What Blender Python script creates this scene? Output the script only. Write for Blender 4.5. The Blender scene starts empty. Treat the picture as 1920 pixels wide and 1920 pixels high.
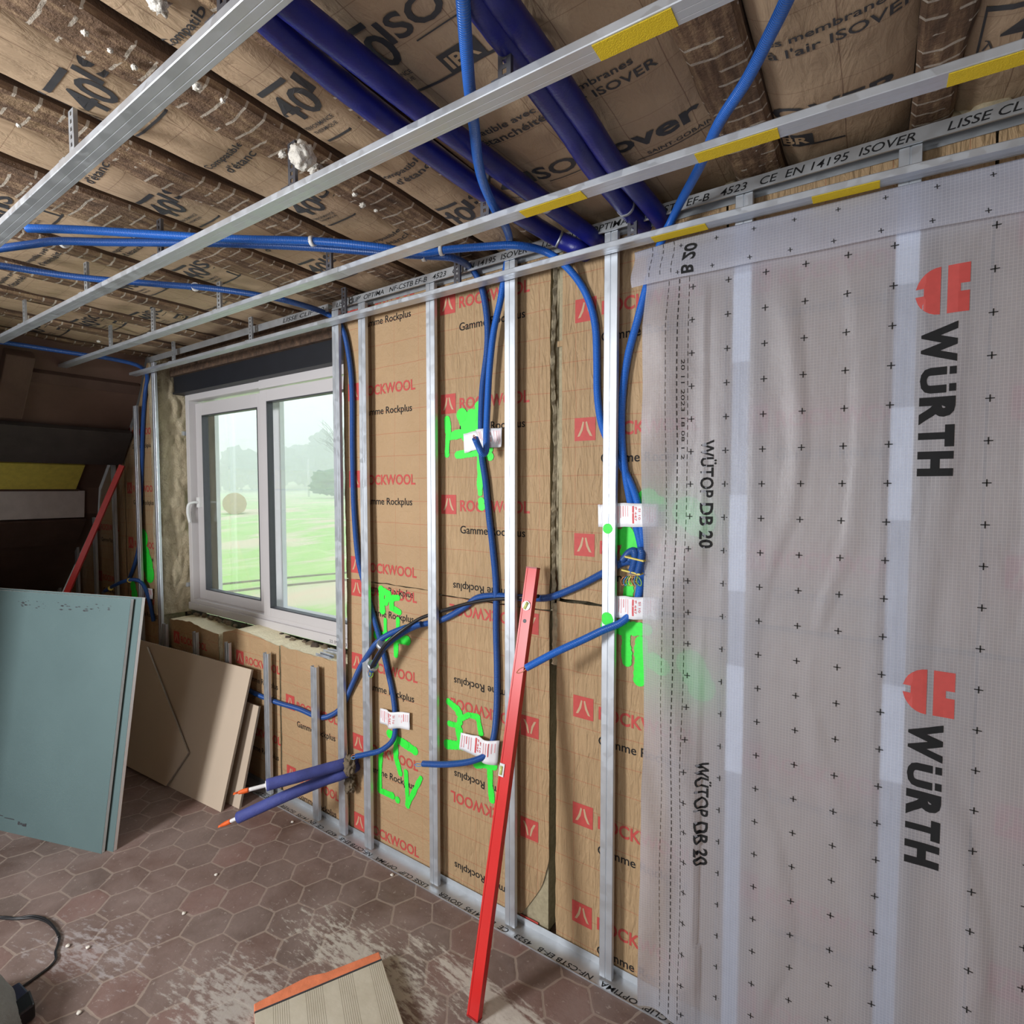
import bpy, bmesh, math, random
from mathutils import Vector, Matrix, noise
random.seed(7)
R=math.radians
S=bpy.context.scene
COL=S.collection
# ------------------------------------------------------------------ camera
TH=R(33.95); PT=R(2.55); FPX=1010.0
CP=Vector((0,-1.66,1.70))
cam=bpy.data.cameras.new('camera'); camo=bpy.data.objects.new('camera',cam); COL.objects.link(camo)
cam.sensor_width=36; cam.sensor_fit='HORIZONTAL'; cam.lens=36*FPX/1920; cam.clip_start=0.02; cam.clip_end=600
camo.location=CP; camo.rotation_euler=(R(90)-PT,0,TH)
S.camera=camo
_f=Vector((-math.sin(TH)*math.cos(PT),math.cos(TH)*math.cos(PT),-math.sin(PT)))
_r=Vector((math.cos(TH),math.sin(TH),0)); _u=_r.cross(_f)
def ray(u,v): return _f+_r*((u-960)/FPX)-_u*((v-960)/FPX)
def aty(u,v,y):
    d=ray(u,v); return CP+d*((y-CP.y)/d.y)
def atz(u,v,z):
    d=ray(u,v); return CP+d*((z-CP.z)/d.z)
def atx(u,v,x):
    d=ray(u,v); return CP+d*((x-CP.x)/d.x)
# ------------------------------------------------------------------ world, lights, exposure
S.view_settings.view_transform='Standard'; S.view_settings.look='None'
S.view_settings.gamma=1; S.view_settings.use_curve_mapping=False
S.view_settings.exposure=0.0
S.cycles.volume_bounces=4
W=bpy.data.worlds.new('overcast_sky'); S.world=W; W.use_nodes=True
wn=W.node_tree; wn.nodes.clear()
wo=wn.nodes.new('ShaderNodeOutputWorld'); wb=wn.nodes.new('ShaderNodeBackground')
wb.inputs[0].default_value=(0.80,0.91,1.0,1); wb.inputs[1].default_value=2.1
wn.links.new(wb.outputs[0],wo.inputs[0])
def area(name,loc,target,sx,sy,power,color):
    l=bpy.data.lights.new(name,'AREA'); l.shape='RECTANGLE'; l.size=sx; l.size_y=sy; l.energy=power; l.color=color
    o=bpy.data.objects.new(name,l); COL.objects.link(o); o.location=loc
    d=Vector(target)-Vector(loc); o.rotation_euler=d.to_track_quat('-Z','Y').to_euler()
    return o
# rear window daylight read from the shadows, plus an added fill behind the photographer
area('daylight_rear_window',(-2.45,-3.22,1.75),(-1.7,0,1.6),0.55,0.75,108,(0.97,0.98,1.0))
area('fill_light_rear',(-0.35,-3.22,1.35),(-.2,0,1.3),0.7,1.7,13,(0.97,0.98,1.0))  # fill lamp added to lift the membrane and the right of the ceiling
# ------------------------------------------------------------------ materials
MATS={}
def nt(name):
    m=bpy.data.materials.new(name); m.use_nodes=True; t=m.node_tree; t.nodes.clear()
    o=t.nodes.new('ShaderNodeOutputMaterial'); b=t.nodes.new('ShaderNodeBsdfPrincipled'); t.links.new(b.outputs[0],o.inputs[0])
    MATS[name]=m; return m,t,b,o
def N(t,k,**kw):
    n=t.nodes.new(k)
    for a,v in kw.items():
        if a.startswith('i_'):
            key=a[2:]; n.inputs[int(key) if key.isdigit() else key.replace('_',' ')].default_value=v
        else: setattr(n,a,v)
    return n
def L(t,a,b): t.links.new(a,b)
def coord(t,scale=(1,1,1),rot=(0,0,0),kind='Object'):
    tc=N(t,'ShaderNodeTexCoord'); mp=N(t,'ShaderNodeMapping'); mp.inputs['Scale'].default_value=scale; mp.inputs['Rotation'].default_value=rot
    L(t,tc.outputs[kind],mp.inputs[0]); return mp.outputs[0]
def gcoord(t,scale=(1,1,1),rot=(0,0,0)):
    g=N(t,'ShaderNodeNewGeometry'); mp=N(t,'ShaderNodeMapping'); mp.inputs['Scale'].default_value=scale; mp.inputs['Rotation'].default_value=rot
    L(t,g.outputs['Position'],mp.inputs[0]); return mp.outputs[0]
def ramp(t,fac,stops):
    r=N(t,'ShaderNodeValToRGB'); e=r.color_ramp.elements
    while len(e)<len(stops): e.new(0.5)
    for i,(p,c) in enumerate(stops):
        e[i].position=p; e[i].color=tuple(c)+(1,) if len(c)==3 else c
    L(t,fac,r.inputs[0]); return r.outputs[0]
def mix(t,fac,a,b,mode='MIX'):
    m=N(t,'ShaderNodeMix',data_type='RGBA',blend_type=mode)
    for s,v in ((m.inputs[0],fac),(m.inputs[6],a),(m.inputs[7],b)):
        if hasattr(v,'default_value'): L(t,v,s)
        else: s.default_value=v if isinstance(v,float) else tuple(v)+(1,)
    return m.outputs[2]
def math_(t,op,a,b=None,c=None,clamp=False):
    m=N(t,'ShaderNodeMath',operation=op); m.use_clamp=clamp
    for i,v in enumerate((a,b,c)):
        if v is None: continue
        if hasattr(v,'default_value'): L(t,v,m.inputs[i])
        else: m.inputs[i].default_value=v
    return m.outputs[0]
def bump(t,b,h,s=0.3,d=0.01):
    n=N(t,'ShaderNodeBump'); n.inputs['Strength'].default_value=s; n.inputs['Distance'].default_value=d
    L(t,h,n.inputs['Height']); L(t,n.outputs[0],b.inputs['Normal'])
def noise_(t,vec,scale,detail=4,rough=.55,dist=0):
    n=N(t,'ShaderNodeTexNoise'); n.inputs['Scale'].default_value=scale; n.inputs['Detail'].default_value=detail
    n.inputs['Roughness'].default_value=rough; n.inputs['Distortion'].default_value=dist
    if vec is not None: L(t,vec,n.inputs['Vector'])
    return n.outputs['Fac']
def plain(name,col,rough=.6,metal=0.,var=.12,vs=40,bmp=0.,bs=120):
    m,t,b,o=nt(name)
    v=gcoord(t); f=noise_(t,v,vs)
    c=mix(t,f,tuple(x*(1-var) for x in col),tuple(min(1,x*(1+var)) for x in col))
    L(t,c,b.inputs['Base Color']); b.inputs['Roughness'].default_value=rough; b.inputs['Metallic'].default_value=metal
    if bmp: bump(t,b,noise_(t,v,bs),bmp,.004)
    return m
def gridline(t,vec,axis,period,width,off=0.):
    sp=N(t,'ShaderNodeSeparateXYZ'); L(t,vec,sp.inputs[0])
    x=math_(t,'ADD',sp.outputs[axis],off+100*period)
    md=math_(t,'MODULO',x,period); d=math_(t,'ABSOLUTE',math_(t,'SUBTRACT',md,period/2))
    return math_(t,'LESS_THAN',d,width/2)
def kraft(name,base,line,wrinkle='v',vax=0,hax=2,py=.1,px=.15,st=.35):
    m,t,b,o=nt(name); v=gcoord(t)
    f=noise_(t,v,3.0,5); c=mix(t,f,tuple(x*.82 for x in base),tuple(min(1,x*1.14) for x in base))
    fine=noise_(t,v,160,3); c=mix(t,math_(t,'MULTIPLY',fine,.22),c,tuple(x*.6 for x in base))
    # printed ruled lines with slight wobble
    wob=N(t,'ShaderNodeVectorMath',operation='SCALE'); nz=N(t,'ShaderNodeTexNoise'); nz.inputs['Scale'].default_value=5; L(t,v,nz.inputs['Vector'])
    L(t,nz.outputs['Color'],wob.inputs[0]); wob.inputs['Scale'].default_value=.012
    add=N(t,'ShaderNodeVectorMath',operation='ADD'); L(t,v,add.inputs[0]); L(t,wob.outputs[0],add.inputs[1])
    g1=gridline(t,add.outputs[0],hax,py,.0022); g2=gridline(t,add.outputs[0],vax,px,.0016,.05)
    g=math_(t,'MAXIMUM',g1,math_(t,'MULTIPLY',g2,.8))
    c=mix(t,math_(t,'MULTIPLY',g,.62),c,line)
    L(t,c,b.inputs['Base Color']); b.inputs['Roughness'].default_value=.62; b.inputs['Specular IOR Level'].default_value=.3
    if wrinkle=='v':
        vv=gcoord(t,scale=(1,1,.16)); w=N(t,'ShaderNodeTexNoise'); w.inputs['Scale'].default_value=62; w.inputs['Detail'].default_value=4; w.inputs['Distortion'].default_value=1.2; L(t,vv,w.inputs['Vector']); h=w.outputs['Fac']
    else:
        vo=N(t,'ShaderNodeTexVoronoi',feature='SMOOTH_F1'); vo.inputs['Scale'].default_value=9; L(t,add.outputs[0],vo.inputs['Vector'])
        vs2=gcoord(t,scale=(1,.3,1)); h=math_(t,'ADD',math_(t,'MULTIPLY',vo.outputs['Distance'],1.1),noise_(t,vs2,26,5,.6,.8))
    bump(t,b,h,st,.03)
    return m
kraft('kraft_rock',(.46,.31,.17),(.40,.10,.05),'v',st=.55)
kraft('kraft_plain',(.45,.30,.165),(.40,.10,.05),'h',st=.3)
kraft('kraft_glass',(.50,.36,.235),(.16,.08,.05),'h',vax=1,hax=0,py=.155,px=.12,st=.32)
plain('wool_rock',(.36,.31,.2),.95,0,.35,60,.8,60)
plain('wool_cream',(.86,.79,.56),.95,0,.12,60,.9,90)
plain('wool_white',(.8,.76,.68),.95,0,.1,60,.8,200)
plain('wool_yellow',(.80,.66,.13),.9,0,.2,30,.6,60)
plain('ink_red',(.50,.065,.055),.65,0,.18,60)
plain('ink_black',(.006,.006,.007),.85,0,.3,60)
plain('ink_grey',(.05,.05,.055),.6,0,.4,30)
plain('kraft_ink',(.50,.35,.21),.65,0,.1,60)
plain('paint_green',(.035,.83,.055),.55,0,.15,70)
def metal(name,col,rough,sp=35):
    m,t,b,o=nt(name); v=gcoord(t)
    vo=N(t,'ShaderNodeTexVoronoi'); vo.inputs['Scale'].default_value=sp; L(t,v,vo.inputs['Vector'])
    c=mix(t,noise_(t,v,14,4),tuple(x*.8 for x in col),col); 
    L(t,c,b.inputs['Base Color']); b.inputs['Metallic'].default_value=.78
    s=N(t,'ShaderNodeSeparateColor'); L(t,vo.outputs['Color'],s.inputs[0])
    L(t,math_(t,'ADD',math_(t,'MULTIPLY',s.outputs[0],.14),rough),b.inputs['Roughness'])
    return m
metal('galvanised',(.66,.70,.75),.40)
metal('galvanised_dull',(.58,.61,.64),.42)
metal('steel_dark',(.16,.16,.18),.4)
def conduit(name,col,per,rough=.33,st=.5):
    m,t,b,o=nt(name); u=N(t,'ShaderNodeUVMap'); sp=N(t,'ShaderNodeSeparateXYZ'); L(t,u.outputs[0],sp.inputs[0])
    w=math_(t,'SINE',math_(t,'MULTIPLY',sp.outputs[1],2*math.pi/per))
    c=mix(t,math_(t,'MULTIPLY_ADD',w,.18,.3),col,tuple(x*.55 for x in col)); c=mix(t,math_(t,'MULTIPLY',noise_(t,gcoord(t),25),.10),c,(.22,.25,.3))
    L(t,c,b.inputs['Base Color']); b.inputs['Roughness'].default_value=rough
    bump(t,b,w,st,.0012); return m
conduit('conduit_blue',(.008,.085,.36),.0042)
conduit('conduit_bright',(.008,.15,.66),.0042)
conduit('conduit_deep',(.008,.03,.42),.0042,.3,.3)
plain('foam_pipe',(.010,.014,.20),.38,0,.35,18,.25,160)
plain('foam_dusty',(.055,.07,.27),.7,0,.4,22,.4,160)
plain('black_cable',(.012,.012,.014),.4)
plain('white_plastic',(.75,.75,.74),.4,0,.04)
plain('orange_tape',(.8,.13,.02),.45,0,.2)
plain('yellow_plastic',(.75,.6,.12),.45)
plain('wire_copper',(.45,.16,.07),.35)
plain('wire_green',(.25,.45,.06),.4)
plain('wire_blue',(.06,.25,.5),.4)
plain('paper_white',(.83,.83,.86),.4,0,.05,30,.3,30)
plain('label_red',(.65,.09,.1),.6)
plain('label_pink',(.8,.42,.45),.6)
plain('tape_yellow',(.78,.56,.015),.75,0,.08,60,.5,400)
plain('clay',(.15,.115,.075),.95,0,.55,35,1.,50)
plain('clay_light',(.46,.39,.26),.95,0,.7,42,1.,40)
plain('masonry_dark',(.07,.05,.038),.95,0,.6,12,1.,20)
plain('lintel_steel',(.008,.009,.013),.55,0,.4,10)
plain('pvc_white',(.56,.535,.535),.35,0,.03,8)
plain('gasket',(.05,.05,.06),.5)
plain('plaster_board_white',(.90,.91,.93),.8,0,.05)
plain('board_beige',(.52,.42,.32),.85,0,.06,5)
plain('board_edge',(.33,.29,.24),.9,0,.25,60)
plain('level_red',(.62,.02,.018),.35,0,.15,9)
plain('level_side',(.28,.012,.012),.4,0,.15)
plain('vial',(.55,.6,.2),.15)
plain('wood_brown',(.105,.06,.045),.8,0,.35,9,.5,40)
plain('wood_dark',(.055,.045,.042),.8,0,.4,9,.5,40)
plain('painted_board',(.55,.49,.48),.7,0,.2,14,.3,30)
plain('orange_paint',(.75,.22,.1),.7,0,.3,25,.4,60)
plain('cloth_grey',(.27,.29,.285),.95,0,.22,90,.6,500)
plain('black_plastic',(.012,.013,.018),.25)
plain('blue_plastic',(.03,.035,.075),.25)
plain('room_plaster',(.30,.27,.23),.9,0,.2,3,.3,20)
plain('clear_plastic',(.7,.72,.74),.25)
# teal plasterboard
m,t,b,o=nt('board_teal'); v=gcoord(t); c=mix(t,noise_(t,v,2.5,3),(.085,.135,.138),(.115,.178,.18)); L(t,c,b.inputs['Base Color']); b.inputs['Roughness'].default_value=.75; bump(t,b,noise_(t,v,350,2),.25,.002)
# timber joist with lath marks
m,t,b,o=nt('joist_timber'); v=gcoord(t); c=ramp(t,noise_(t,gcoord(t,scale=(6,.7,6)),8,6,.65),[(.3,(.06,.034,.02)),(.5,(.17,.10,.058)),(.68,(.34,.23,.13))])
sp=N(t,'ShaderNodeSeparateXYZ'); L(t,v,sp.inputs[0])
y=math_(t,'ADD',sp.outputs[1],math_(t,'MULTIPLY',noise_(t,v,9,3),.02)); md=math_(t,'MODULO',math_(t,'ADD',y,20),.046)
ln=math_(t,'LESS_THAN',md,.0065); msk=math_(t,'GREATER_THAN',noise_(t,gcoord(t,scale=(1,1,1)),13,3),.47)
c=mix(t,math_(t,'MULTIPLY',math_(t,'MULTIPLY',ln,msk),.8),c,(.52,.46,.38)); c=mix(t,math_(t,'GREATER_THAN',noise_(t,v,40,4,.6),.70),c,(.55,.5,.44))
L(t,c,b.inputs['Base Color']); b.inputs['Roughness'].default_value=.85; bump(t,b,noise_(t,v,30,5,.7),.8,.01)
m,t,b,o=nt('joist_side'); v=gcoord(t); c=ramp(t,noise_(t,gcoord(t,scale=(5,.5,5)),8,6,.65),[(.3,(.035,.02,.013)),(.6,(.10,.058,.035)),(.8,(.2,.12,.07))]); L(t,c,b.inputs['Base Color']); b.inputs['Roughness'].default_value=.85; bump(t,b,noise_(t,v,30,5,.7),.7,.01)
# cob plaster
m,t,b,o=nt('cob'); v=gcoord(t); c=ramp(t,noise_(t,gcoord(t,scale=(1,1,.5)),14,7,.7),[(.26,(.12,.085,.05)),(.38,(.50,.41,.27)),(.6,(.68,.58,.40)),(.8,(.8,.72,.54))]); L(t,c,b.inputs['Base Color']); b.inputs['Roughness'].default_value=.95; bump(t,b,noise_(t,v,28,8,.7),1.,.03)
# hex tile floor
m,t,b,o=nt('floor_tile')
tc=N(t,'ShaderNodeNewGeometry'); mp=N(t,'ShaderNodeMapping'); mp.inputs['Rotation'].default_value=(0,0,R(-38)); mp.inputs['Scale'].default_value=(1/.158,)*3; mp.inputs['Location'].default_value=(40,40,0)
nw=N(t,'ShaderNodeTexNoise'); nw.inputs['Scale'].default_value=12; L(t,tc.outputs['Position'],nw.inputs['Vector']); sc=N(t,'ShaderNodeVectorMath',operation='SCALE'); sc.inputs['Scale'].default_value=.012; L(t,nw.outputs['Color'],sc.inputs[0])
ad=N(t,'ShaderNodeVectorMath',operation='ADD'); L(t,tc.outputs['Position'],ad.inputs[0]); L(t,sc.outputs[0],ad.inputs[1]); L(t,ad.outputs[0],mp.inputs[0])
def V2(op,a,b_=None):
    n=N(t,'ShaderNodeVectorMath',operation=op)
    for i,x in enumerate((a,b_)):
        if x is None: continue
        if hasattr(x,'default_value'): L(t,x,n.inputs[i])
        else: n.inputs[i].default_value=x
    return n
flat=V2('MULTIPLY',mp.outputs[0],(1,1,0)).outputs[0]
s3=math.sqrt(3); rr=(1,s3,1); hh=(.5,s3/2,0)
a_=V2('SUBTRACT',V2('MODULO',flat,rr).outputs[0],hh).outputs[0]
b_=V2('SUBTRACT',V2('MODULO',V2('SUBTRACT',flat,hh).outputs[0],rr).outputs[0],hh).outputs[0]
la=V2('LENGTH',a_).outputs['Value']; lb=V2('LENGTH',b_).outputs['Value']; sel=math_(t,'LESS_THAN',la,lb)
mv=N(t,'ShaderNodeMix',data_type='VECTOR'); L(t,sel,mv.inputs[0]); L(t,b_,mv.inputs[4]); L(t,a_,mv.inputs[5]); gv=mv.outputs[1]
ab=V2('ABSOLUTE',gv).outputs[0]; dt=V2('DOT_PRODUCT',ab,(.5,s3/2,0)).outputs['Value']; spx=N(t,'ShaderNodeSeparateXYZ'); L(t,ab,spx.inputs[0])
ed=math_(t,'SUBTRACT',.5,math_(t,'MAXIMUM',dt,spx.outputs[0]))
idv=V2('SUBTRACT',flat,gv).outputs[0]; wnz=N(t,'ShaderNodeTexWhiteNoise'); L(t,V2('SNAP',V2('ADD',idv,(.01,.01,0)).outputs[0],(.25,.25,1)).outputs[0],wnz.inputs['Vector'])
pos=tc.outputs['Position']
tile=ramp(t,wnz.outputs['Value'],[(0,(.085,.05,.038)),(.35,(.155,.088,.07)),(.65,(.11,.08,.066)),(1,(.23,.10,.082))])
tile=mix(t,noise_(t,pos,9,6,.65),mix(t,.55,tile,(.06,.04,.032)),mix(t,.35,tile,(.30,.21,.18)))
gr=math_(t,'LESS_THAN',ed,math_(t,'MULTIPLY_ADD',noise_(t,pos,18,3),.055,-.003))
c=mix(t,math_(t,'MULTIPLY',gr,.8),tile,(.33,.265,.215))
dust=ramp(t,noise_(t,pos,3.2,7,.62,.4),[(.36,(.04,)*3),(.64,(.52,)*3)])
c=mix(t,dust,c,(.33,.255,.23))
c=mix(t,math_(t,'MULTIPLY',math_(t,'GREATER_THAN',noise_(t,gcoord(t,scale=(1,1,1)),46,5,.7),.63),.5),c,(.42,.36,.32))
c=mix(t,smear(-3.1,-1.1,10,1.1,.6,.9,None,(1,1.5,1),5),c,(.36,.22,.2)) if False else c
# plaster smears lying in streaks
def smear(cx,cy,ang,lx,ly,thr,col,sc_=(1.,3.2,1.),den=17):
    mm=N(t,'ShaderNodeMapping',vector_type='TEXTURE'); mm.inputs['Location'].default_value=(cx,cy,0); mm.inputs['Rotation'].default_value=(0,0,R(ang)); mm.inputs['Scale'].default_value=(lx,ly,1)
    L(t,pos,mm.inputs[0]); ln_=V2('LENGTH',V2('MULTIPLY',mm.outputs[0],(1,1,0)).outputs[0]).outputs['Value']
    fall=math_(t,'SUBTRACT',1.,ln_,clamp=True)
    m2=N(t,'ShaderNodeMapping'); m2.inputs['Rotation'].default_value=(0,0,R(-ang)); L(t,pos,m2.inputs[0])
    m3=N(t,'ShaderNodeMapping'); m3.inputs['Scale'].default_value=sc_; L(t,m2.outputs[0],m3.inputs[0])
    n=noise_(t,m3.outputs[0],den,7,.68)
    k=math_(t,'MULTIPLY',math_(t,'SUBTRACT',math_(t,'ADD',n,math_(t,'MULTIPLY',fall,.38)),thr),9.,clamp=True)
    return math_(t,'MULTIPLY',k,math_(t,'MULTIPLY',fall,3.,clamp=True))
c=mix(t,math_(t,'MULTIPLY',smear(-1.45,-.42,-2,.75,.24,.70,None),.85),c,(.52,.49,.43))
c=mix(t,math_(t,'MULTIPLY',smear(-.95,-.28,-4,.75,.10,.66,None,(1,4,1),10),.85),c,(.58,.54,.48))
c=mix(t,math_(t,'MULTIPLY',smear(-1.7,-.75,8,.6,.35,.73,None),.7),c,(.48,.45,.41))
c=mix(t,math_(t,'MULTIPLY',smear(-.75,-.36,-8,.45,.09,.55,None,(1,2,1),20),.9),c,(.60,.56,.50))
c=mix(t,math_(t,'MULTIPLY',smear(-2.35,-.95,15,.7,.35,.78,None),.6),c,(.45,.42,.42))
L(t,c,b.inputs['Base Color']); L(t,ramp(t,noise_(t,pos,6,4),[(.3,(.42,)*3),(.7,(.75,)*3)]),b.inputs['Roughness'])
bump(t,b,math_(t,'ADD',math_(t,'MULTIPLY',math_(t,'MINIMUM',ed,.06),4.),noise_(t,pos,22,6,.6)),.35,.008)
# vapour membrane : thin woven translucent fabric
m,t,b,o=nt('membrane'); v=gcoord(t)
sx=N(t,'ShaderNodeSeparateXYZ'); L(t,v,sx.inputs[0])
g1=gridline(t,v,0,.0078,.0013); g2=gridline(t,v,2,.0078,.0013); g=math_(t,'MAXIMUM',g1,g2)
c=mix(t,noise_(t,v,6,5,.6),(.60,.62,.71),(.74,.76,.86)); c=mix(t,math_(t,'MULTIPLY',g,.6),c,(.85,.85,.9))
df=N(t,'ShaderNodeBsdfDiffuse'); tr=N(t,'ShaderNodeBsdfTranslucent'); tp=N(t,'ShaderNodeBsdfTransparent'); gl=N(t,'ShaderNodeBsdfGlossy'); gl.inputs['Roughness'].default_value=.45
L(t,c,df.inputs[0]); L(t,c,tr.inputs[0]); tp.inputs[0].default_value=(.95,.95,.97,1)
bn=N(t,'ShaderNodeBump'); bn.inputs['Strength'].default_value=.5; bn.inputs['Distance'].default_value=.01; L(t,math_(t,'ADD',math_(t,'MULTIPLY',g,.12),noise_(t,gcoord(t,scale=(1,1,.35)),16,5,.6)),bn.inputs['Height'])
L(t,bn.outputs[0],df.inputs['Normal']); L(t,bn.outputs[0],gl.inputs['Normal'])
m1=N(t,'ShaderNodeMixShader'); m1.inputs[0].default_value=.62; L(t,df.outputs[0],m1.inputs[1]); L(t,tr.outputs[0],m1.inputs[2])
m2=N(t,'ShaderNodeMixShader'); m2.inputs[0].default_value=.05; L(t,m1.outputs[0],m2.inputs[1]); L(t,gl.outputs[0],m2.inputs[2])
m3=N(t,'ShaderNodeMixShader'); L(t,math_(t,'SUBTRACT',.20,math_(t,'MULTIPLY',g,.13)),m3.inputs[0]); L(t,m2.outputs[0],m3.inputs[1]); L(t,tp.outputs[0],m3.inputs[2])
t.nodes.remove(b); L(t,m3.outputs[0],o.inputs[0])
plain('tape_white',(.78,.84,.88),.5,0,.04)
# window glass
m,t,b,o=nt('glass'); tp=N(t,'ShaderNodeBsdfTransparent'); gl=N(t,'ShaderNodeBsdfGlossy'); gl.inputs['Roughness'].default_value=.03; fr=N(t,'ShaderNodeFresnel'); fr.inputs[0].default_value=1.45
ms=N(t,'ShaderNodeMixShader'); L(t,math_(t,'MULTIPLY',fr.outputs[0],.3),ms.inputs[0]); L(t,tp.outputs[0],ms.inputs[1]); L(t,gl.outputs[0],ms.inputs[2]); t.nodes.remove(b); L(t,ms.outputs[0],o.inputs[0])
# outdoors
m,t,b,o=nt('field'); v=gcoord(t,scale=(1,.45,1)); c=ramp(t,noise_(t,v,.35,7,.62),[(.34,(.72,.55,.38)),(.45,(.62,.58,.36)),(.52,(.34,.60,.14)),(.60,(.45,.62,.22)),(.72,(.72,.58,.42))]); c=mix(t,math_(t,'MULTIPLY',noise_(t,v,3,5),.5),c,(.70,.68,.5)); L(t,c,b.inputs['Base Color']); b.inputs['Roughness'].default_value=1
plain('track_mud',(.36,.33,.26),.95,0,.3,3)
plain('hay',(.50,.38,.22),1,0,.2,8,.5,30)
plain('tree_far',(.075,.10,.075),1,0,.3,.6)
plain('hedge',(.06,.15,.05),1,0,.3,2)
plain('bark',(.12,.10,.09),1)
# plank with grooves
m,t,b,o=nt('plank'); tc=N(t,'ShaderNodeTexCoord'); v=tc.outputs['Object']; mp=N(t,'ShaderNodeMapping'); mp.inputs['Rotation'].default_value=(0,0,-R(59)); L(t,gcoord(t),mp.inputs[0])
spp=N(t,'ShaderNodeSeparateXYZ'); L(t,mp.outputs[0],spp.inputs[0])
gx=math_(t,'MODULO',math_(t,'ADD',spp.outputs[0],20.),.0065); gl_=math_(t,'LESS_THAN',gx,.0013)
band=math_(t,'GREATER_THAN',noise_(t,None,1,0) if False else math_(t,'SINE',math_(t,'MULTIPLY',spp.outputs[0],62.)),-.1)
gmask=math_(t,'MULTIPLY',gl_,band)
c=mix(t,noise_(t,gcoord(t),14,6,.6),(.44,.40,.30),(.62,.58,.48)); c=mix(t,math_(t,'MULTIPLY',gmask,.75),c,(.14,.11,.07)); L(t,c,b.inputs['Base Color']); b.inputs['Roughness'].default_value=.85
bump(t,b,math_(t,'SUBTRACT',noise_(t,gcoord(t),30,5),gmask),.4,.004)
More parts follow.
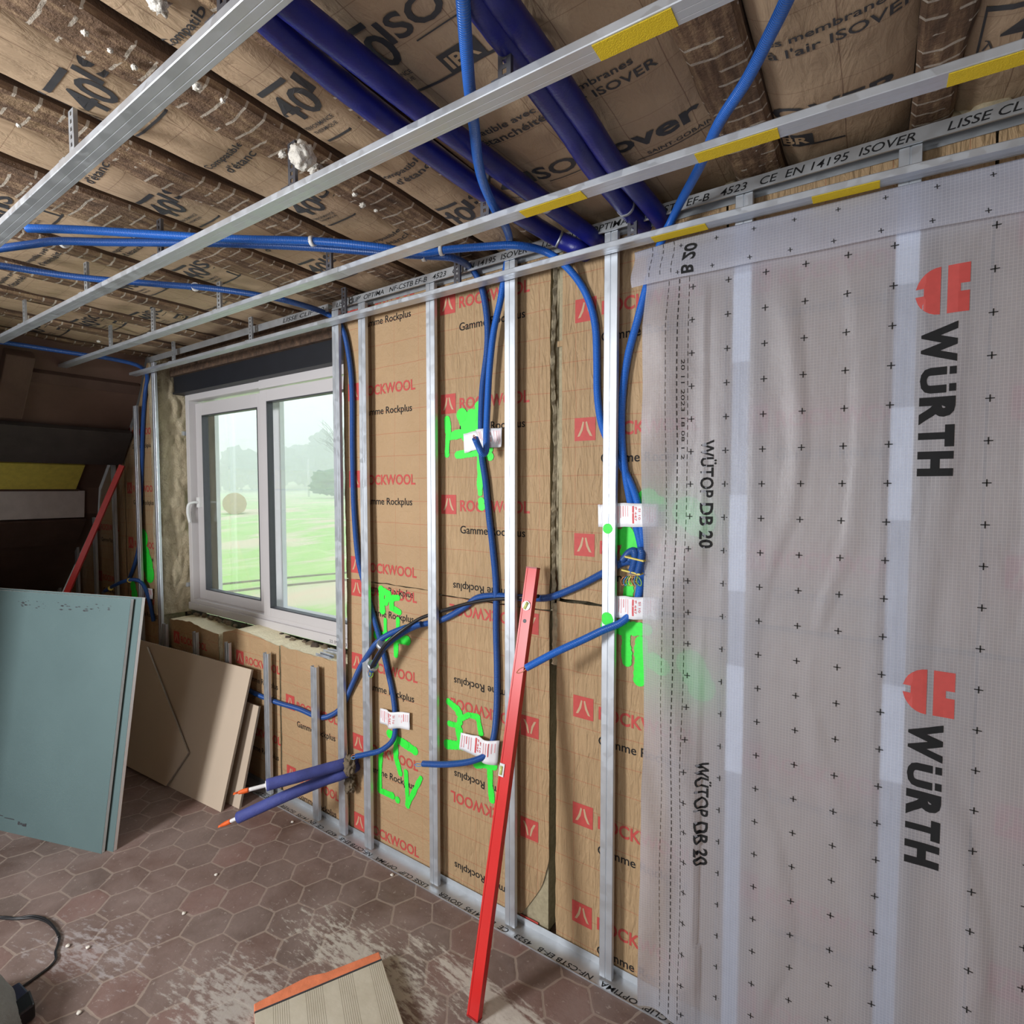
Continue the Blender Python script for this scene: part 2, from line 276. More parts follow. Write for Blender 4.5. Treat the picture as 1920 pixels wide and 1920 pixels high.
# ------------------------------------------------------------------ geometry helpers
class MB:
    def __init__(s): s.V=[];s.F=[];s.M=[];s.S=[];s.UV={}
    def add(s,vs,fs,mi=0,sm=False):
        n=len(s.V); s.V+= [tuple(v) for v in vs]
        for f in fs: s.F.append([n+i for i in f]); s.M.append(mi); s.S.append(sm)
    def box(s,x0,x1,y0,y1,z0,z1,mi=0):
        vs=[(x,y,z) for z in (z0,z1) for y in (y0,y1) for x in (x0,x1)]
        s.add(vs,[(0,2,3,1),(4,5,7,6),(0,1,5,4),(2,6,7,3),(0,4,6,2),(1,3,7,5)],mi)
    def frame(s,o,ax,ay,az,mi=0):   # box from a corner and three edge vectors
        o=Vector(o); ax=Vector(ax);ay=Vector(ay);az=Vector(az)
        vs=[o+ax*i+ay*j+az*k for k in (0,1) for j in (0,1) for i in (0,1)]
        s.add(vs,[(0,2,3,1),(4,5,7,6),(0,1,5,4),(2,6,7,3),(0,4,6,2),(1,3,7,5)],mi)
    def prism(s,pts,off,mi=0,mis=None):
        pts=[Vector(p) for p in pts]; off=Vector(off); n=len(pts)
        s.add(pts+[p+off for p in pts],[list(range(n))[::-1],[n+i for i in range(n)]],mi)
        k=len(s.V)-2*n
        for i in range(n):
            j=(i+1)%n; s.F.append([k+i,k+j,k+n+j,k+n+i]); s.M.append(mi if mis is None else mis); s.S.append(False)
    def tube(s,pts,r,n=10,mi=0,caps=True,sub=6,wob=0.):
        P=spline(pts,sub) if sub>1 else [Vector(p) for p in pts]
        rs=r if callable(r) else (lambda q:r)
        T=[(P[min(i+1,len(P)-1)]-P[max(i-1,0)]).normalized() for i in range(len(P))]
        up=Vector((0,0,1)) if abs(T[0].z)<.9 else Vector((1,0,0))
        a=(up-T[0]*up.dot(T[0])).normalized(); base=len(s.V); ln=0; L_=[]
        for i,p in enumerate(P):
            if i: ln+=(P[i]-P[i-1]).length
            a=(a-T[i]*a.dot(T[i])).normalized(); b=T[i].cross(a); L_.append(ln)
            q=i/(len(P)-1)
            for k in range(n):
                w=2*math.pi*k/n; rad=rs(q)*(1+wob*noise.noise(p*40+Vector((k,0,0))))
                s.V.append(tuple(p+(a*math.cos(w)+b*math.sin(w))*rad))
        for i in range(len(P)-1):
            for k in range(n):
                k2=(k+1)%n; f=[base+i*n+k,base+i*n+k2,base+(i+1)*n+k2,base+(i+1)*n+k]
                s.UV[len(s.F)]=[(k/n,L_[i]),((k+1)/n,L_[i]),((k+1)/n,L_[i+1]),(k/n,L_[i+1])]
                s.F.append(f); s.M.append(mi); s.S.append(True)
        if caps:
            s.F.append([base+k for k in range(n)][::-1]); s.M.append(mi); s.S.append(False)
            e=base+(len(P)-1)*n; s.F.append([e+k for k in range(n)]); s.M.append(mi); s.S.append(False)
        return P
    def blob(s,c,rx,ry,rz,sub=3,amp=.35,fr=2.2,mi=0,seed=0):
        bm=bmesh.new(); bmesh.ops.create_icosphere(bm,subdivisions=sub,radius=1); off=Vector((seed*3.7,seed*1.3,seed))
        vs=[]
        for v in bm.verts:
            d=v.co.normalized(); k=1+amp*noise.noise(d*fr+off)+amp*.5*noise.noise(d*fr*3+off)
            vs.append((c[0]+d.x*rx*k,c[1]+d.y*ry*k,c[2]+d.z*rz*k))
        s.add(vs,[[v.index for v in f.verts] for f in bm.faces],mi,True); bm.free()
    def sweep(s,path,prof,ax,mi=0):  # path points, prof closed list (a,b): a along ax(i), b along up(i)
        n=len(prof); base=len(s.V)
        for i,p in enumerate(path):
            A,B=ax(i)
            for a,b in prof: s.V.append(tuple(Vector(p)+A*a+B*b))
        for i in range(len(path)-1):
            for k in range(n):
                k2=(k+1)%n; s.F.append([base+i*n+k,base+i*n+k2,base+(i+1)*n+k2,base+(i+1)*n+k]); s.M.append(mi); s.S.append(False)
        s.F.append([base+k for k in range(n)][::-1]); s.M.append(mi); s.S.append(False)
        e=base+(len(path)-1)*n; s.F.append([e+k for k in range(n)]); s.M.append(mi); s.S.append(False)
    def build(s,name,mats,parent=None,bev=0,origin=None):
        me=bpy.data.meshes.new(name)
        if parent is not None: off=Vector(parent.get('_o',(0,0,0)))
        elif origin is not None: off=Vector(origin)
        else:
            xs=[v[0] for v in s.V]; ys=[v[1] for v in s.V]; zs=[v[2] for v in s.V]
            off=Vector(((min(xs)+max(xs))/2,(min(ys)+max(ys))/2,min(zs)))
        me.from_pydata([(v[0]-off.x,v[1]-off.y,v[2]-off.z) for v in s.V],[],s.F)
        mats=[mats] if isinstance(mats,str) else mats
        for m in mats: me.materials.append(MATS[m])
        me.polygons.foreach_set('material_index',s.M); me.polygons.foreach_set('use_smooth',s.S)
        if s.UV:
            uv=me.uv_layers.new(name='UVMap')
            for fi,u in s.UV.items():
                for k,li in enumerate(me.polygons[fi].loop_indices): uv.data[li].uv=u[k]
        bm=bmesh.new(); bm.from_mesh(me); bmesh.ops.delete(bm,geom=[v for v in bm.verts if not v.link_faces],context='VERTS'); bmesh.ops.recalc_face_normals(bm,faces=bm.faces); bm.to_mesh(me); bm.free()
        o=bpy.data.objects.new(name,me); COL.objects.link(o)
        if parent is not None: o.parent=parent
        else: o.location=off
        o['_o']=tuple(off)
        if bev:
            md=o.modifiers.new('bevel','BEVEL'); md.width=bev; md.segments=2; md.limit_method='ANGLE'
        return o
def spline(pts,sub):
    P=[Vector(p) for p in pts]
    if len(P)<3:
        return [P[0].lerp(P[-1],i/(sub*2)) for i in range(sub*2+1)]
    out=[]
    for i in range(len(P)-1):
        p0=P[i-1] if i else P[0]*2-P[1]; p1=P[i]; p2=P[i+1]; p3=P[i+2] if i+2<len(P) else P[-1]*2-P[-2]
        for k in range(sub):
            q=k/sub; out.append(.5*((2*p1)+(p2-p0)*q+(2*p0-5*p1+4*p2-p3)*q*q+(3*p1-p0-3*p2+p3)*q**3))
    out.append(P[-1]); return out
def tag(o,label,cat,group=None,kind=None):
    if label: o['label']=label
    if cat: o['category']=cat
    if group: o['group']=group
    if kind: o['kind']=kind
    return o
def thing(name,loc,label,cat,group=None):
    o=bpy.data.objects.new(name,None); COL.objects.link(o); o.location=loc; o['_o']=tuple(loc); o.empty_display_size=.05
    return tag(o,label,cat,group)
def struct(o): o['kind']='structure'; return o
# text ---------------------------------------------------------------
_tc={}
def text_mesh(s,bold=0.,shear=0.):
    k=(s,bold,shear)
    if k in _tc: return _tc[k]
    cu=bpy.data.curves.new('t','FONT'); cu.body=s; cu.size=1; cu.offset=bold; cu.shear=shear; cu.resolution_u=3
    ob=bpy.data.objects.new('t',cu); COL.objects.link(ob)
    dg=bpy.context.evaluated_depsgraph_get(); dg.update(); me=ob.evaluated_get(dg).to_mesh()
    vs=[(v.co.x,v.co.y) for v in me.vertices]; fs=[list(p.vertices) for p in me.polygons]
    ob.evaluated_get(dg).to_mesh_clear(); bpy.data.objects.remove(ob); bpy.data.curves.remove(cu)
    x0=min(v[0] for v in vs); x1=max(v[0] for v in vs); y0=min(v[1] for v in vs); y1=max(v[1] for v in vs)
    r=([((a-x0)/(x1-x0),(b-y0)/(y1-y0)) for a,b in vs],fs,(x1-x0)/(y1-y0)); _tc[k]=r; return r
def flat2d(vs,fs,step):
    bm=bmesh.new(); bv=[bm.verts.new((a,b,0)) for a,b in vs]
    for f in fs:
        try: bm.faces.new([bv[i] for i in f])
        except ValueError: pass
    xs=[v[0] for v in vs]; ys=[v[1] for v in vs]
    for ax,lo,hi in ((0,min(xs),max(xs)),(1,min(ys),max(ys))):
        q=lo+step
        while q<hi:
            co=(q,0,0) if ax==0 else (0,q,0); no=(1,0,0) if ax==0 else (0,1,0)
            bmesh.ops.bisect_plane(bm,geom=bm.verts[:]+bm.edges[:]+bm.faces[:],plane_co=co,plane_no=no); q+=step
    bm.verts.index_update(); r=([(v.co.x,v.co.y) for v in bm.verts],[[v.index for v in f.verts] for f in bm.faces]); bm.free(); return r
def put_text(mb,s,w,h,f,mi,bold=0.,shear=0.,step=0,clip=None):
    vs,fs,_=text_mesh(s,bold,shear); vs=[(a*w,b*h) for a,b in vs]
    if step: vs,fs=flat2d(vs,fs,step)
    if clip:
        fs=[q for q in fs if clip(sum(vs[i][0] for i in q)/len(q),sum(vs[i][1] for i in q)/len(q))]
    mb.add([f(a,b) for a,b in vs],fs,mi)
def put_poly(mb,pts,f,mi,step=0):
    vs,fs=[tuple(p) for p in pts],[list(range(len(pts)))]
    if step: vs,fs=flat2d(vs,fs,step)
    mb.add([f(a,b) for a,b in vs],fs,mi)
def put_rect(mb,x0,x1,y0,y1,f,mi,step=0): put_poly(mb,[(x0,y0),(x1,y0),(x1,y1),(x0,y1)],f,mi,step)
def stroke(pts,w,jag=.12):
    out=[]
    for i in range(len(pts)-1):
        (ax,ay),(bx,by)=pts[i],pts[i+1]; n=max(1,int(math.hypot(bx-ax,by-ay)/(w*.5)))
        for k in range(n+1): out.append((ax+(bx-ax)*k/n,ay+(by-ay)*k/n))
    return out
def disc(c,r,n=12,seed=0): return [(c[0]+r*math.cos(2*math.pi*k/n)*(1+.12*noise.noise(Vector((c[0]*40+k,c[1]*40,seed)))),c[1]+r*math.sin(2*math.pi*k/n)) for k in range(n)]
# ================================================================== SETTING
YK=0.05            # face of the kraft paper on the insulated wall
XW0,XW1=-4.03,-2.12; ZW0,ZW1=.845,2.335   # window opening
mb=MB(); mb.box(-7.0,2.2,-3.3,0.6,-.12,0); struct(mb.build('floor','floor_tile'))
mb=MB(); mb.box(-6.6,2.2,-3.3,0.6,2.74,2.86); struct(mb.build('ceiling','wood_dark'))
mb=MB()            # masonry around the window, behind the insulation
mb.box(-6.6,XW0-.02,.2,.34,0,2.74); mb.box(XW1+.06,2.2,.2,.34,0,2.74); mb.box(XW0-.02,XW1+.06,.2,.34,0,.78); mb.box(XW0-.02,XW1+.06,.27,.34,2.36,2.74)
struct(mb.build('wall_north','masonry_dark'))
mb=MB(); mb.box(1.7,1.8,-3.3,.6,0,2.74); struct(mb.build('wall_east','room_plaster'))
mb=MB()            # wall behind the photographer, its right-hand opening added to let in fill light
for a in ((-6.6,-2.95,0,2.74),(-1.95,-.75,0,2.74),(.05,1.7,0,2.74),(-2.95,-1.95,0,1.2),(-2.95,-1.95,2.3,2.74),(-.75,.05,2.25,2.74)): mb.box(a[0],a[1],-3.4,-3.3,a[2],a[3])
struct(mb.build('wall_south','room_plaster'))
mb=MB(); mb.box(-3.36,-3.26,-3.3,-1.75,0,2.62); struct(mb.build('wall_light_block','room_plaster'))  # unseen stub wall, added to keep the rear light off the far left
# lined roof slope closing the far end of the room
mb=MB()
sl=[(-4.17,2.62),(-4.32,2.33),(-4.47,2.14),(-4.66,1.93),(-4.86,1.90),(-5.06,1.70),(-5.10,1.50),(-5.34,1.29),(-5.95,.78),(-6.35,.0)]
ys=[-3.3+i*.2785 for i in range(13)]
for (xa,za),(xb,zb) in zip(sl[:-1],sl[1:]):
    for ya,yb in zip(ys[:-1],ys[1:]): mb.add([(xa,ya,za),(xb,ya,zb),(xb,yb,zb),(xa,yb,za)],[(0,1,2,3)],0)
# give the lining thickness
for (xa,za),(xb,zb) in zip(sl[:-1],sl[1:]): mb.add([(xa-.03,-3.3,za+.03),(xb-.03,-3.3,zb+.03),(xb-.03,.045,zb+.03),(xa-.03,.045,za+.03)],[(0,1,2,3)],0)
plain('slope_lining',(.13,.075,.055),.85,0,.3,5,.4,20)
struct(mb.build('wall_west',['slope_lining']))
def ybeam(name,pts,mat,label,cat,y0=-3.25,y1=.03,bev=.004,parent=None):
    mb=MB(); mb.prism([(x,y0,z) for x,z in pts],(0,y1-y0,0)); o=mb.build(name,mat,bev=bev); tag(o,label,cat); return o
ybeam('purlin',[(-4.40,2.085),(-4.445,2.115),(-4.64,1.90),(-4.60,1.865)],'wood_dark','dark heavy timber purlin crossing the sloping roof lining at the far end','beam',y1=.035)
ybeam('roof_batten',[(-4.24,2.40),(-4.27,2.43),(-4.31,2.37),(-4.28,2.345)],'wood_brown','thin brown batten high on the sloping roof lining above the purlin','batten')
ybeam('insulation_strip',[(-4.81,1.865),(-4.84,1.885),(-5.035,1.70),(-5.01,1.685)],'wool_yellow','yellow insulation strip showing between the dark purlin and the white board','insulation',y1=-.12)
ybeam('ledge_batten',[(-5.0,1.69),(-5.02,1.705),(-5.05,1.685),(-5.03,1.67)],'wood_brown','narrow brown batten between the yellow strip and the white painted board','batten',y1=-.10)
ybeam('painted_plank',[(-5.02,1.68),(-5.05,1.68),(-5.08,1.475),(-5.05,1.475)],'painted_board','white painted plank running along the low eaves, dusty and chipped','plank',y1=-.06)
ybeam('eaves_plank',[(-5.07,1.455),(-5.09,1.47),(-5.31,1.275),(-5.29,1.255)],'wood_brown','brown plank below the white painted one in the dark eaves','plank',y1=-.04)
# rafter on the slope at the left edge
q0=atx(30,655,-4.30); q1=atx(2,770,-4.55); yy=q0.y
mb=MB(); mb.frame((-4.12,yy-.10,2.50),(-.29,0,-.33),(0,.13,0),(.05,0,-.05)); tag(mb.build('rafter','wood_brown',bev=.006),'reddish brown rafter rising up the roof slope at the left edge','rafter')
# ------------------------------------------------------------------ window
w=bpy.data.objects.new('window_1',None); COL.objects.link(w); w.location=(-3.07,.2,.84); w['_o']=(-3.07,.2,.84); w['kind']='structure'
FY=.20
def ring(mb,x0,x1,z0,z1,t,y0,y1,bt=None):
    bt=bt or t
    mb.box(x0,x0+t,y0,y1,z0,z1); mb.box(x1-t,x1,y0,y1,z0,z1); mb.box(x0+t,x1-t,y0,y1,z0,z0+bt); mb.box(x0+t,x1-t,y0,y1,z1-t,z1)
mb=MB(); ring(mb,-3.99,-2.10,.85,2.345,.045,FY,FY+.10,.075); mb.box(-3.99,-2.10,FY-.012,FY,.85,.90); mb.box(-3.07,-2.10,FY-.012,FY,2.29,2.345)
mb.build('window_frame','pvc_white',w,bev=.003)
def sash(x0,x1,y0,y1,t=.075):
    mb=MB(); ring(mb,x0,x1,.905,2.285,t,y0,y1); s=mb.build('window_sash','pvc_white',w,bev=.003); s['_o']=w['_o']
    mb=MB(); ring(mb,x0+t,x1-t,.905+t,2.285-t,.006,y0-.001,y1); g=mb.build('gasket','gasket',s)
    mb=MB(); mb.box(x0+t+.004,x1-t-.004,(y0+y1)/2-.002,(y0+y1)/2+.002,.905+t+.004,2.285-t-.004); mb.build('glass_pane','glass',s)
    return s
# the left leaf slides inside, the right one stands proud and lower
sl_=sash(-3.945,-3.10,FY+.045,FY+.085,.085)
sr_=sash(-3.085,-2.145,FY+.002,FY+.04,.07)
mb=MB(); mb.tube([(-3.905,FY+.03,1.60),(-3.905,FY-.005,1.60),(-3.915,FY-.03,1.585),(-3.925,FY-.032,1.53),(-3.925,FY-.02,1.46)],.009,8); mb.box(-3.925,-3.885,FY+.028,FY+.045,1.565,1.635); h=mb.build('window_handle','white_plastic',sl_)
mb=MB(); put_text(mb,'22 09 09 03 17 39',.22,.016,lambda a,b:(-2.44+a,FY-.0125,.862+b),0); mb.build('date_stamp','ink_grey',w)
mb=MB(); mb.box(-4.02,-2.10,FY+.10,FY+.38,.82,.87); struct(mb.build('trim_1','pvc_white'))
mb=MB(); mb.box(aty(386,900,.5).x,aty(405,900,.5).x,.50,.53,.86,2.36); struct(mb.build('trim_4','plaster_board_white'))
mb=MB(); mb.box(aty(509,900,.42).x,aty(527,900,.42).x,.42,.45,.86,2.36); struct(mb.build('trim_5','plaster_board_white'))
for xx in (-3.995,):
    for zz in (2.08,1.02):
        mb=MB(); mb.box(xx-.035,xx-.004,FY-.015,FY+.02,zz-.014,zz+.014); mb.box(xx-.035,xx-.028,FY-.03,FY-.015,zz-.014,zz+.014); o=mb.build('fixing_clip','galvanised',w)
mb=MB(); mb.box(-4.05,-2.05,.145,.26,2.345,2.46); mb.box(-4.05,-2.05,.13,.27,2.34,2.352); struct(mb.build('trim_2','lintel_steel'))
mb=MB()   # rough timber above the lintel
mb.box(-4.05,-2.03,.12,.27,2.46,2.62); struct(mb.build('trim_3','joist_side'))
# cob reveals
def rough_face(name,mat,fn,na,nb,kind='structure'):
    mb=MB(); vs=[fn(i/na,j/nb) for j in range(nb+1) for i in range(na+1)]
    mb.add(vs,[(j*(na+1)+i,j*(na+1)+i+1,(j+1)*(na+1)+i+1,(j+1)*(na+1)+i) for j in range(nb) for i in range(na)],0,True)
    return mb
def rev(s,q):
    y=.015+s*.27; z=.83+q*1.75; n=noise.noise(Vector((y*9,z*4,3)))*.03+noise.noise(Vector((y*30,z*14,8)))*.016
    edge=0 if s<.85 else -.12*max(0,noise.noise(Vector((1,z*9,2))))
    return (-4.015+n+edge-max(0,.12-s)*.25,y,z)
mb=rough_face('x','cob',rev,26,110); 
vs=[rev(0,j/60) for j in range(61)]; mb.add(vs+[(v[0]-.06,v[1]+.01,v[2]) for v in vs],[(j,j+1,62+j,61+j) for j in range(60)],0,True)
o=mb.build('wall_reveal','cob'); struct(o)
mb=MB(); mb.box(-2.10,-1.9,.20,.32,.8,2.6); struct(mb.build('wall_jamb','masonry_dark'))
# ------------------------------------------------------------------ stone rubble under the window frame
for i in range(26):
    x=-3.95+i*.068+random.uniform(-.02,.02)
    if x>-2.2: break
    mb=MB(); r=random.uniform(.012,.024); mb.blob((x,.178+random.uniform(-.02,.01),.828+r*.3),r*1.5,r,r*.8,2,.5,2.5,0,i)
    tag(mb.build('rubble_stone',random.choice(['clay','masonry_dark','clay'])),'crumbly brown rubble piece under the lower edge of the window frame','rubble','rubble along the foot of the window')
# ================================================================== INSULATED WALL PANELS
def wd(x,z): return .0045*noise.noise(Vector((x*2.3,z*2.1,1)))+.0022*noise.noise(Vector((x*9,z*4,5)))
def wallp(x,z,off=0.): return (x,YK-wd(x,z)-off,z)
def rock_logo(mb,x,z,s,flip,off=.0011):
    # red square with the pale volcano mark ; x,z lower left as read upright
    def f(a,b):
        if flip: return wallp(x+s-a,z+s-b,off)
        return wallp(x+a,z+b,off)
    put_rect(mb,0,s,0,s,f,1,.02)
    def f2(a,b):
        p=f(a*s,b*s); return (p[0],p[1]-.0006,p[2])
    put_poly(mb,[(.14,.18),(.26,.20),(.40,.45),(.47,.80),(.40,.84),(.30,.50)],f2,3)
    put_poly(mb,[(.86,.18),(.74,.20),(.60,.45),(.53,.80),(.60,.84),(.70,.50)],f2,3)
def rock_rows(mb,xl,rows,flip,x1,logo=True,s=.08,tw=.335):
    for zc in rows:
        if not flip:
            rock_logo(mb,xl,zc-s/2,s,False)
            put_text(mb,'ROCKWOOL',tw,.047,lambda a,b:wallp(xl+s+.02+a,zc-.028+b,.0011),1,.022,0,.03)
            put_text(mb,'Gamme Rockplus',.315,.042,lambda a,b:wallp(xl+s+.02+a,zc-.128+b,.0011),2,.008,0,.03)
        else:
            rock_logo(mb,xl-s,zc-s/2,s,True)
            put_text(mb,'ROCKWOOL',tw,.047,lambda a,b:wallp(xl-s-.02-a,zc+.028-b,.0011),1,.022,0,.03)
            put_text(mb,'Gamme Rockplus',.315,.042,lambda a,b:wallp(xl-s-.02-a,zc+.128-b,.0011),2,.008,0,.03)
def panel(x0,x1,z0,z1,label,group,rows=(),xl=0,flip=False,facing='kraft_rock',extra=None,cut=None,wool='wool_rock',topf=None,seed=0,ybk=.195,edge=None):
    cx=(x0+x1)/2; t=thing('insulation_batt',(cx,YK+.07,z0),label,'insulation panel',group)
    mb=MB(); nx=max(2,int((x1-x0)/.02)); nz=max(2,int((z1-z0)/.02)); idx={}
    def top(x): return topf(x) if topf else z1
    for j in range(nz+1):
        for i in range(nx+1):
            x=x0+(x1-x0)*i/nx; z=z0+(top(x)-z0)*j/nz
            if edge: x=x0+(edge(z)-x0)*i/nx
            ex=0
            if i in(0,nx): x+=.004*noise.noise(Vector((z*14,seed,i))); ex=.004
            if j in(0,nz): z+=.005*noise.noise(Vector((x*16,seed,j)))
            p=wallp(x,z); idx[i,j]=len(mb.V); mb.V.append((p[0],p[1]+ex*.5,p[2]))
    for j in range(nz):
        for i in range(nx):
            x=x0+(x1-x0)*(i+.5)/nx; z=z0+(z1-z0)*(j+.5)/nz
            if cut and cut(x,z): continue
            mb.F.append([idx[i,j],idx[i+1,j],idx[i+1,j+1],idx[i,j+1]]); mb.M.append(0); mb.S.append(True)
    if rows: rock_rows(mb,xl,rows,flip,x1)
    if extra: extra(mb)
    mb.build('kraft_facing',[facing,'ink_red','ink_black','kraft_ink','paint_green','ink_grey'],t)
    mb=MB(); n=24
    vs=[];
    for i in range(n+1):
        x=x0+.004+(x1-x0-.008)*i/n; zt=top(x)-.003
        for (y,z) in ((YK+.006,z0+.002),(YK+.006,zt),(YK+.07,zt+.006*noise.noise(Vector((x*20,1,seed)))),(ybk,zt+.004*noise.noise(Vector((x*20,5,seed)))),(ybk,z0+.002)): vs.append((x,y,z))
    fs=[(5*i+k,5*i+(k+1)%5,5*i+5+(k+1)%5,5*i+5+k) for i in range(n) for k in range(5)]+[(0,1,2,3,4),tuple(5*n+k for k in (4,3,2,1,0))]
    mb.add(vs,fs,0,False); mb.build('mineral_wool_core',wool,t)
    return t
GU='full height insulation panels between the studs'; GL='lower insulation panels'
# green spray marks, drawn on the wall plane (x,z)
def wpx(u,v): p=aty(u,v,YK-.003); return (p.x,p.z)
def spray(mb,strokes,mi=4):
    k=0
    for pts,w in strokes:
        P=[wpx(*p) for p in pts]
        for q in (stroke(P,w) if len(P)>1 else P):
            k+=1; off=.0020+.00012*(k%12)
            d=disc(q,w/2*1.22*(1+.3*noise.noise(Vector((q[0]*25,q[1]*25,0)))),12,k); mb.add([wallp(x,z,off) for x,z in d],[list(range(len(d)))],mi)
def gA(mb): spray(mb,[([(713,1105),(716,1145)],.03),([(716,1108),(728,1114),(722,1130)],.028),([(745,1121),(733,1122),(733,1140),(748,1148)],.026),
  ([(721,1163),(722,1192)],.02),([(745,1162),(746,1195)],.02),([(706,1190),(735,1197),(763,1201)],.034),([(742,1200),(742,1228)],.026),
  ([(730,1376),(760,1396),(777,1408)],.034),([(742,1378),(742,1420),(750,1450)],.026),([(714,1408),(712,1440),(711,1482),(735,1492)],.026),([(745,1500)],.028),([(761,1448),(764,1510)],.022),([(789,1459),(766,1505)],.022)])
def gBu(mb): spray(mb,[([(838,787),(840,808)],.03),([(840,812),(838,852)],.022),([(845,818),(866,812),(890,800)],.03),([(866,778),(872,800)],.045),([(896,760),(898,800)],.03),([(884,780),(876,815)],.05),
  ([(858,853),(895,848),(912,850)],.028),([(899,855),(900,925)],.022),([(902,940),(903,950)],.026),([(918,842),(919,856)],.03)])
def gBl(mb): spray(mb,[([(840,1316),(856,1330),(864,1345),(862,1355)],.026),([(842,1357),(858,1362),(860,1350),(878,1341),(895,1345),(901,1375)],.022),([(858,1362),(862,1385),(860,1395)],.03),([(838,1396),(866,1399)],.034),
  ([(893,1432),(925,1436)],.032),([(918,1440),(919,1470),(922,1500)],.024)])
def gCl(mb): spray(mb,[([(1180,1098),(1178,1115)],.03),([(1140,1175),(1178,1178),(1212,1180)],.04),([(1173,1170),(1176,1240)],.03),([(1203,1205),(1199,1275)],.038),([(1225,1240),(1240,1250)],.05),([(1295,1245),(1315,1290)],.07)])
def gCu(mb): spray(mb,[([(1142,1005),(1160,1007)],.04),([(1175,1000),(1195,1012)],.045),([(1180,1015),(1172,1035)],.03),([(1215,935),(1235,945)],.05),([(1290,960),(1310,975)],.09)])
Z_A=[2.555-.0,2.155,1.742,1.333]
panel(-2.125,-1.545,1.262,2.585,'upper insulation panel with kraft face just right of the window, behind the first two studs',None,[2.555,2.152,1.742,1.333],-2.09,False,'kraft_plain')
panel(-2.125,-1.545,.012,1.258,'lower insulation panel right of the window with PC H and LV sprayed in green',None,[1.262-.04,.865,.467,.07],-2.09,False,'kraft_plain',gA)
panel(-1.54,-.985,1.25,2.585,'upper kraft faced panel with a green sprayed mark, centre of the wall',None,[2.45,2.046,1.632],-1.507,False,'kraft_rock',gBu)
def edgeB(z): return -.985-.15*max(0,(.30-z)/.30)**1.6
panel(-1.54,-.985,.012,1.245,'lower panel printed upside down with green marks behind the leaning red level',None,[1.19,.79,.39,-.005],-1.03,True,'kraft_rock',gBl,edge=edgeB)
panel(-.955,-.385,1.30,2.585,'upper kraft panel at the left edge of the grey membrane',None,[2.315,1.905,1.50],-.884,False,'kraft_rock',gCu,cut=lambda x,z:x<-.94+.012*noise.noise(Vector((z*7,0,0))))
panel(-.955,-.385,.012,1.288,'lower kraft panel at the left edge of the grey membrane, sprayed green at its top',None,[.917,.522,.155],-.884,False,'kraft_rock',gCl)
panel(-.38,.215,1.30,2.585,'upper insulation panel hidden behind the grey membrane between two studs',None,[2.3,1.9,1.5],-.34)
panel(-.38,.215,.012,1.288,'lower insulation panel hidden behind the grey membrane between two studs',None,[.9,.5,.15],-.34)
panel(.22,.815,1.30,2.585,'upper insulation panel behind the right part of the membrane',None,[2.3,1.9,1.5],.26)
panel(.22,.815,.012,1.288,'lower insulation panel behind the right part of the membrane',None,[.9,.5,.15],.26)
# under the window
def tf1(x): return .815+.012*math.sin((x+3.9)*9)+.01*noise.noise(Vector((x*14,0,0)))
def tf2(x): return .845+.018*math.cos((x+3.1)*6)-.035*max(0,(-3.13-x)/.14)+.008*noise.noise(Vector((x*14,0,0)))
def tf3(x): return .835+.008*noise.noise(Vector((x*14,0,0)))
def gW(mb): pass
plainx=dict(facing='kraft_plain',wool='wool_cream')
panel(-3.96,-3.33,.012,.82,'leftmost insulation panel under the window with ragged cream wool top',None,[.70,.3],-3.90,topf=tf1,seed=3,**plainx)
panel(-3.28,-2.70,.012,.85,'middle insulation panel under the window with wavy cream wool top',None,[.70,.3],-3.13,topf=tf2,seed=4,**plainx)
panel(-2.685,-2.135,.012,.83,'right insulation panel under the window beside the first tall stud',None,[.54,.146],-2.64,topf=tf3,seed=5,**plainx)
# end of the wall under the roof slope
def slz(x):
    for (xa,za),(xb,zb) in zip(sl[:-1],sl[1:]):
        if xb<=x<=xa: return za+(zb-za)*(x-xa)/(xb-xa)-.03
    return 2.55
def gE(mb): spray(mb,[([(268,1010),(272,1040),(280,1075)],.12),([(250,1100),(255,1130)],.08)])
panel(-4.60,-4.05,.012,2.5,'tall narrow kraft panel in the far corner left of the window, green spray low down',None,[2.1,1.7,1.3,.9,.5],-4.56,topf=slz,extra=gE,seed=6)
panel(-5.20,-4.61,.012,1.6,'kraft panel under the sloping purlin in the dark corner',None,[1.4,1.0,.6],-5.16,topf=slz,seed=7)
panel(-5.90,-5.21,.012,1.0,'short kraft panel under the lowest eaves in the dark corner',None,[.6],-5.8,topf=slz,seed=8)
# clay packed into the joint
def clayjoint(x,z0,z1,w,label,seed):
    mb=MB(); n=int((z1-z0)/.012)
    pts=[]
    for side in (-1,1):
        for j in range(n+1):
            z=z0+(z1-z0)*j/n; ww=w*(.5+.5*noise.noise(Vector((z*22,side*3,seed)))+.25*noise.noise(Vector((z*70,side,seed)))); pts.append((x+side*max(.002,ww)+.012*noise.noise(Vector((z*3,0,seed))),z))
    L0=pts[:n+1]; R0=pts[n+1:]; vs=[]
    for (a,z),(b,_) in zip(L0,R0):
        vs+=[(a,YK+.006,z),((a+b)/2,YK-.004-.014*abs(noise.noise(Vector((z*60,1,seed)))),z),(b,YK+.006,z)]
    mb.add(vs,[f for j in range(n) for f in ((3*j,3*j+1,3*j+4,3*j+3),(3*j+1,3*j+2,3*j+5,3*j+4))],0,False)
    mb.add([(x-w,YK+.03,z0),(x+w,YK+.03,z0),(x+w,YK+.03,z1),(x-w,YK+.03,z1)],[(0,1,2,3)],0)
    tag(mb.build('clay_joint','clay_light'),label,'clay filling')
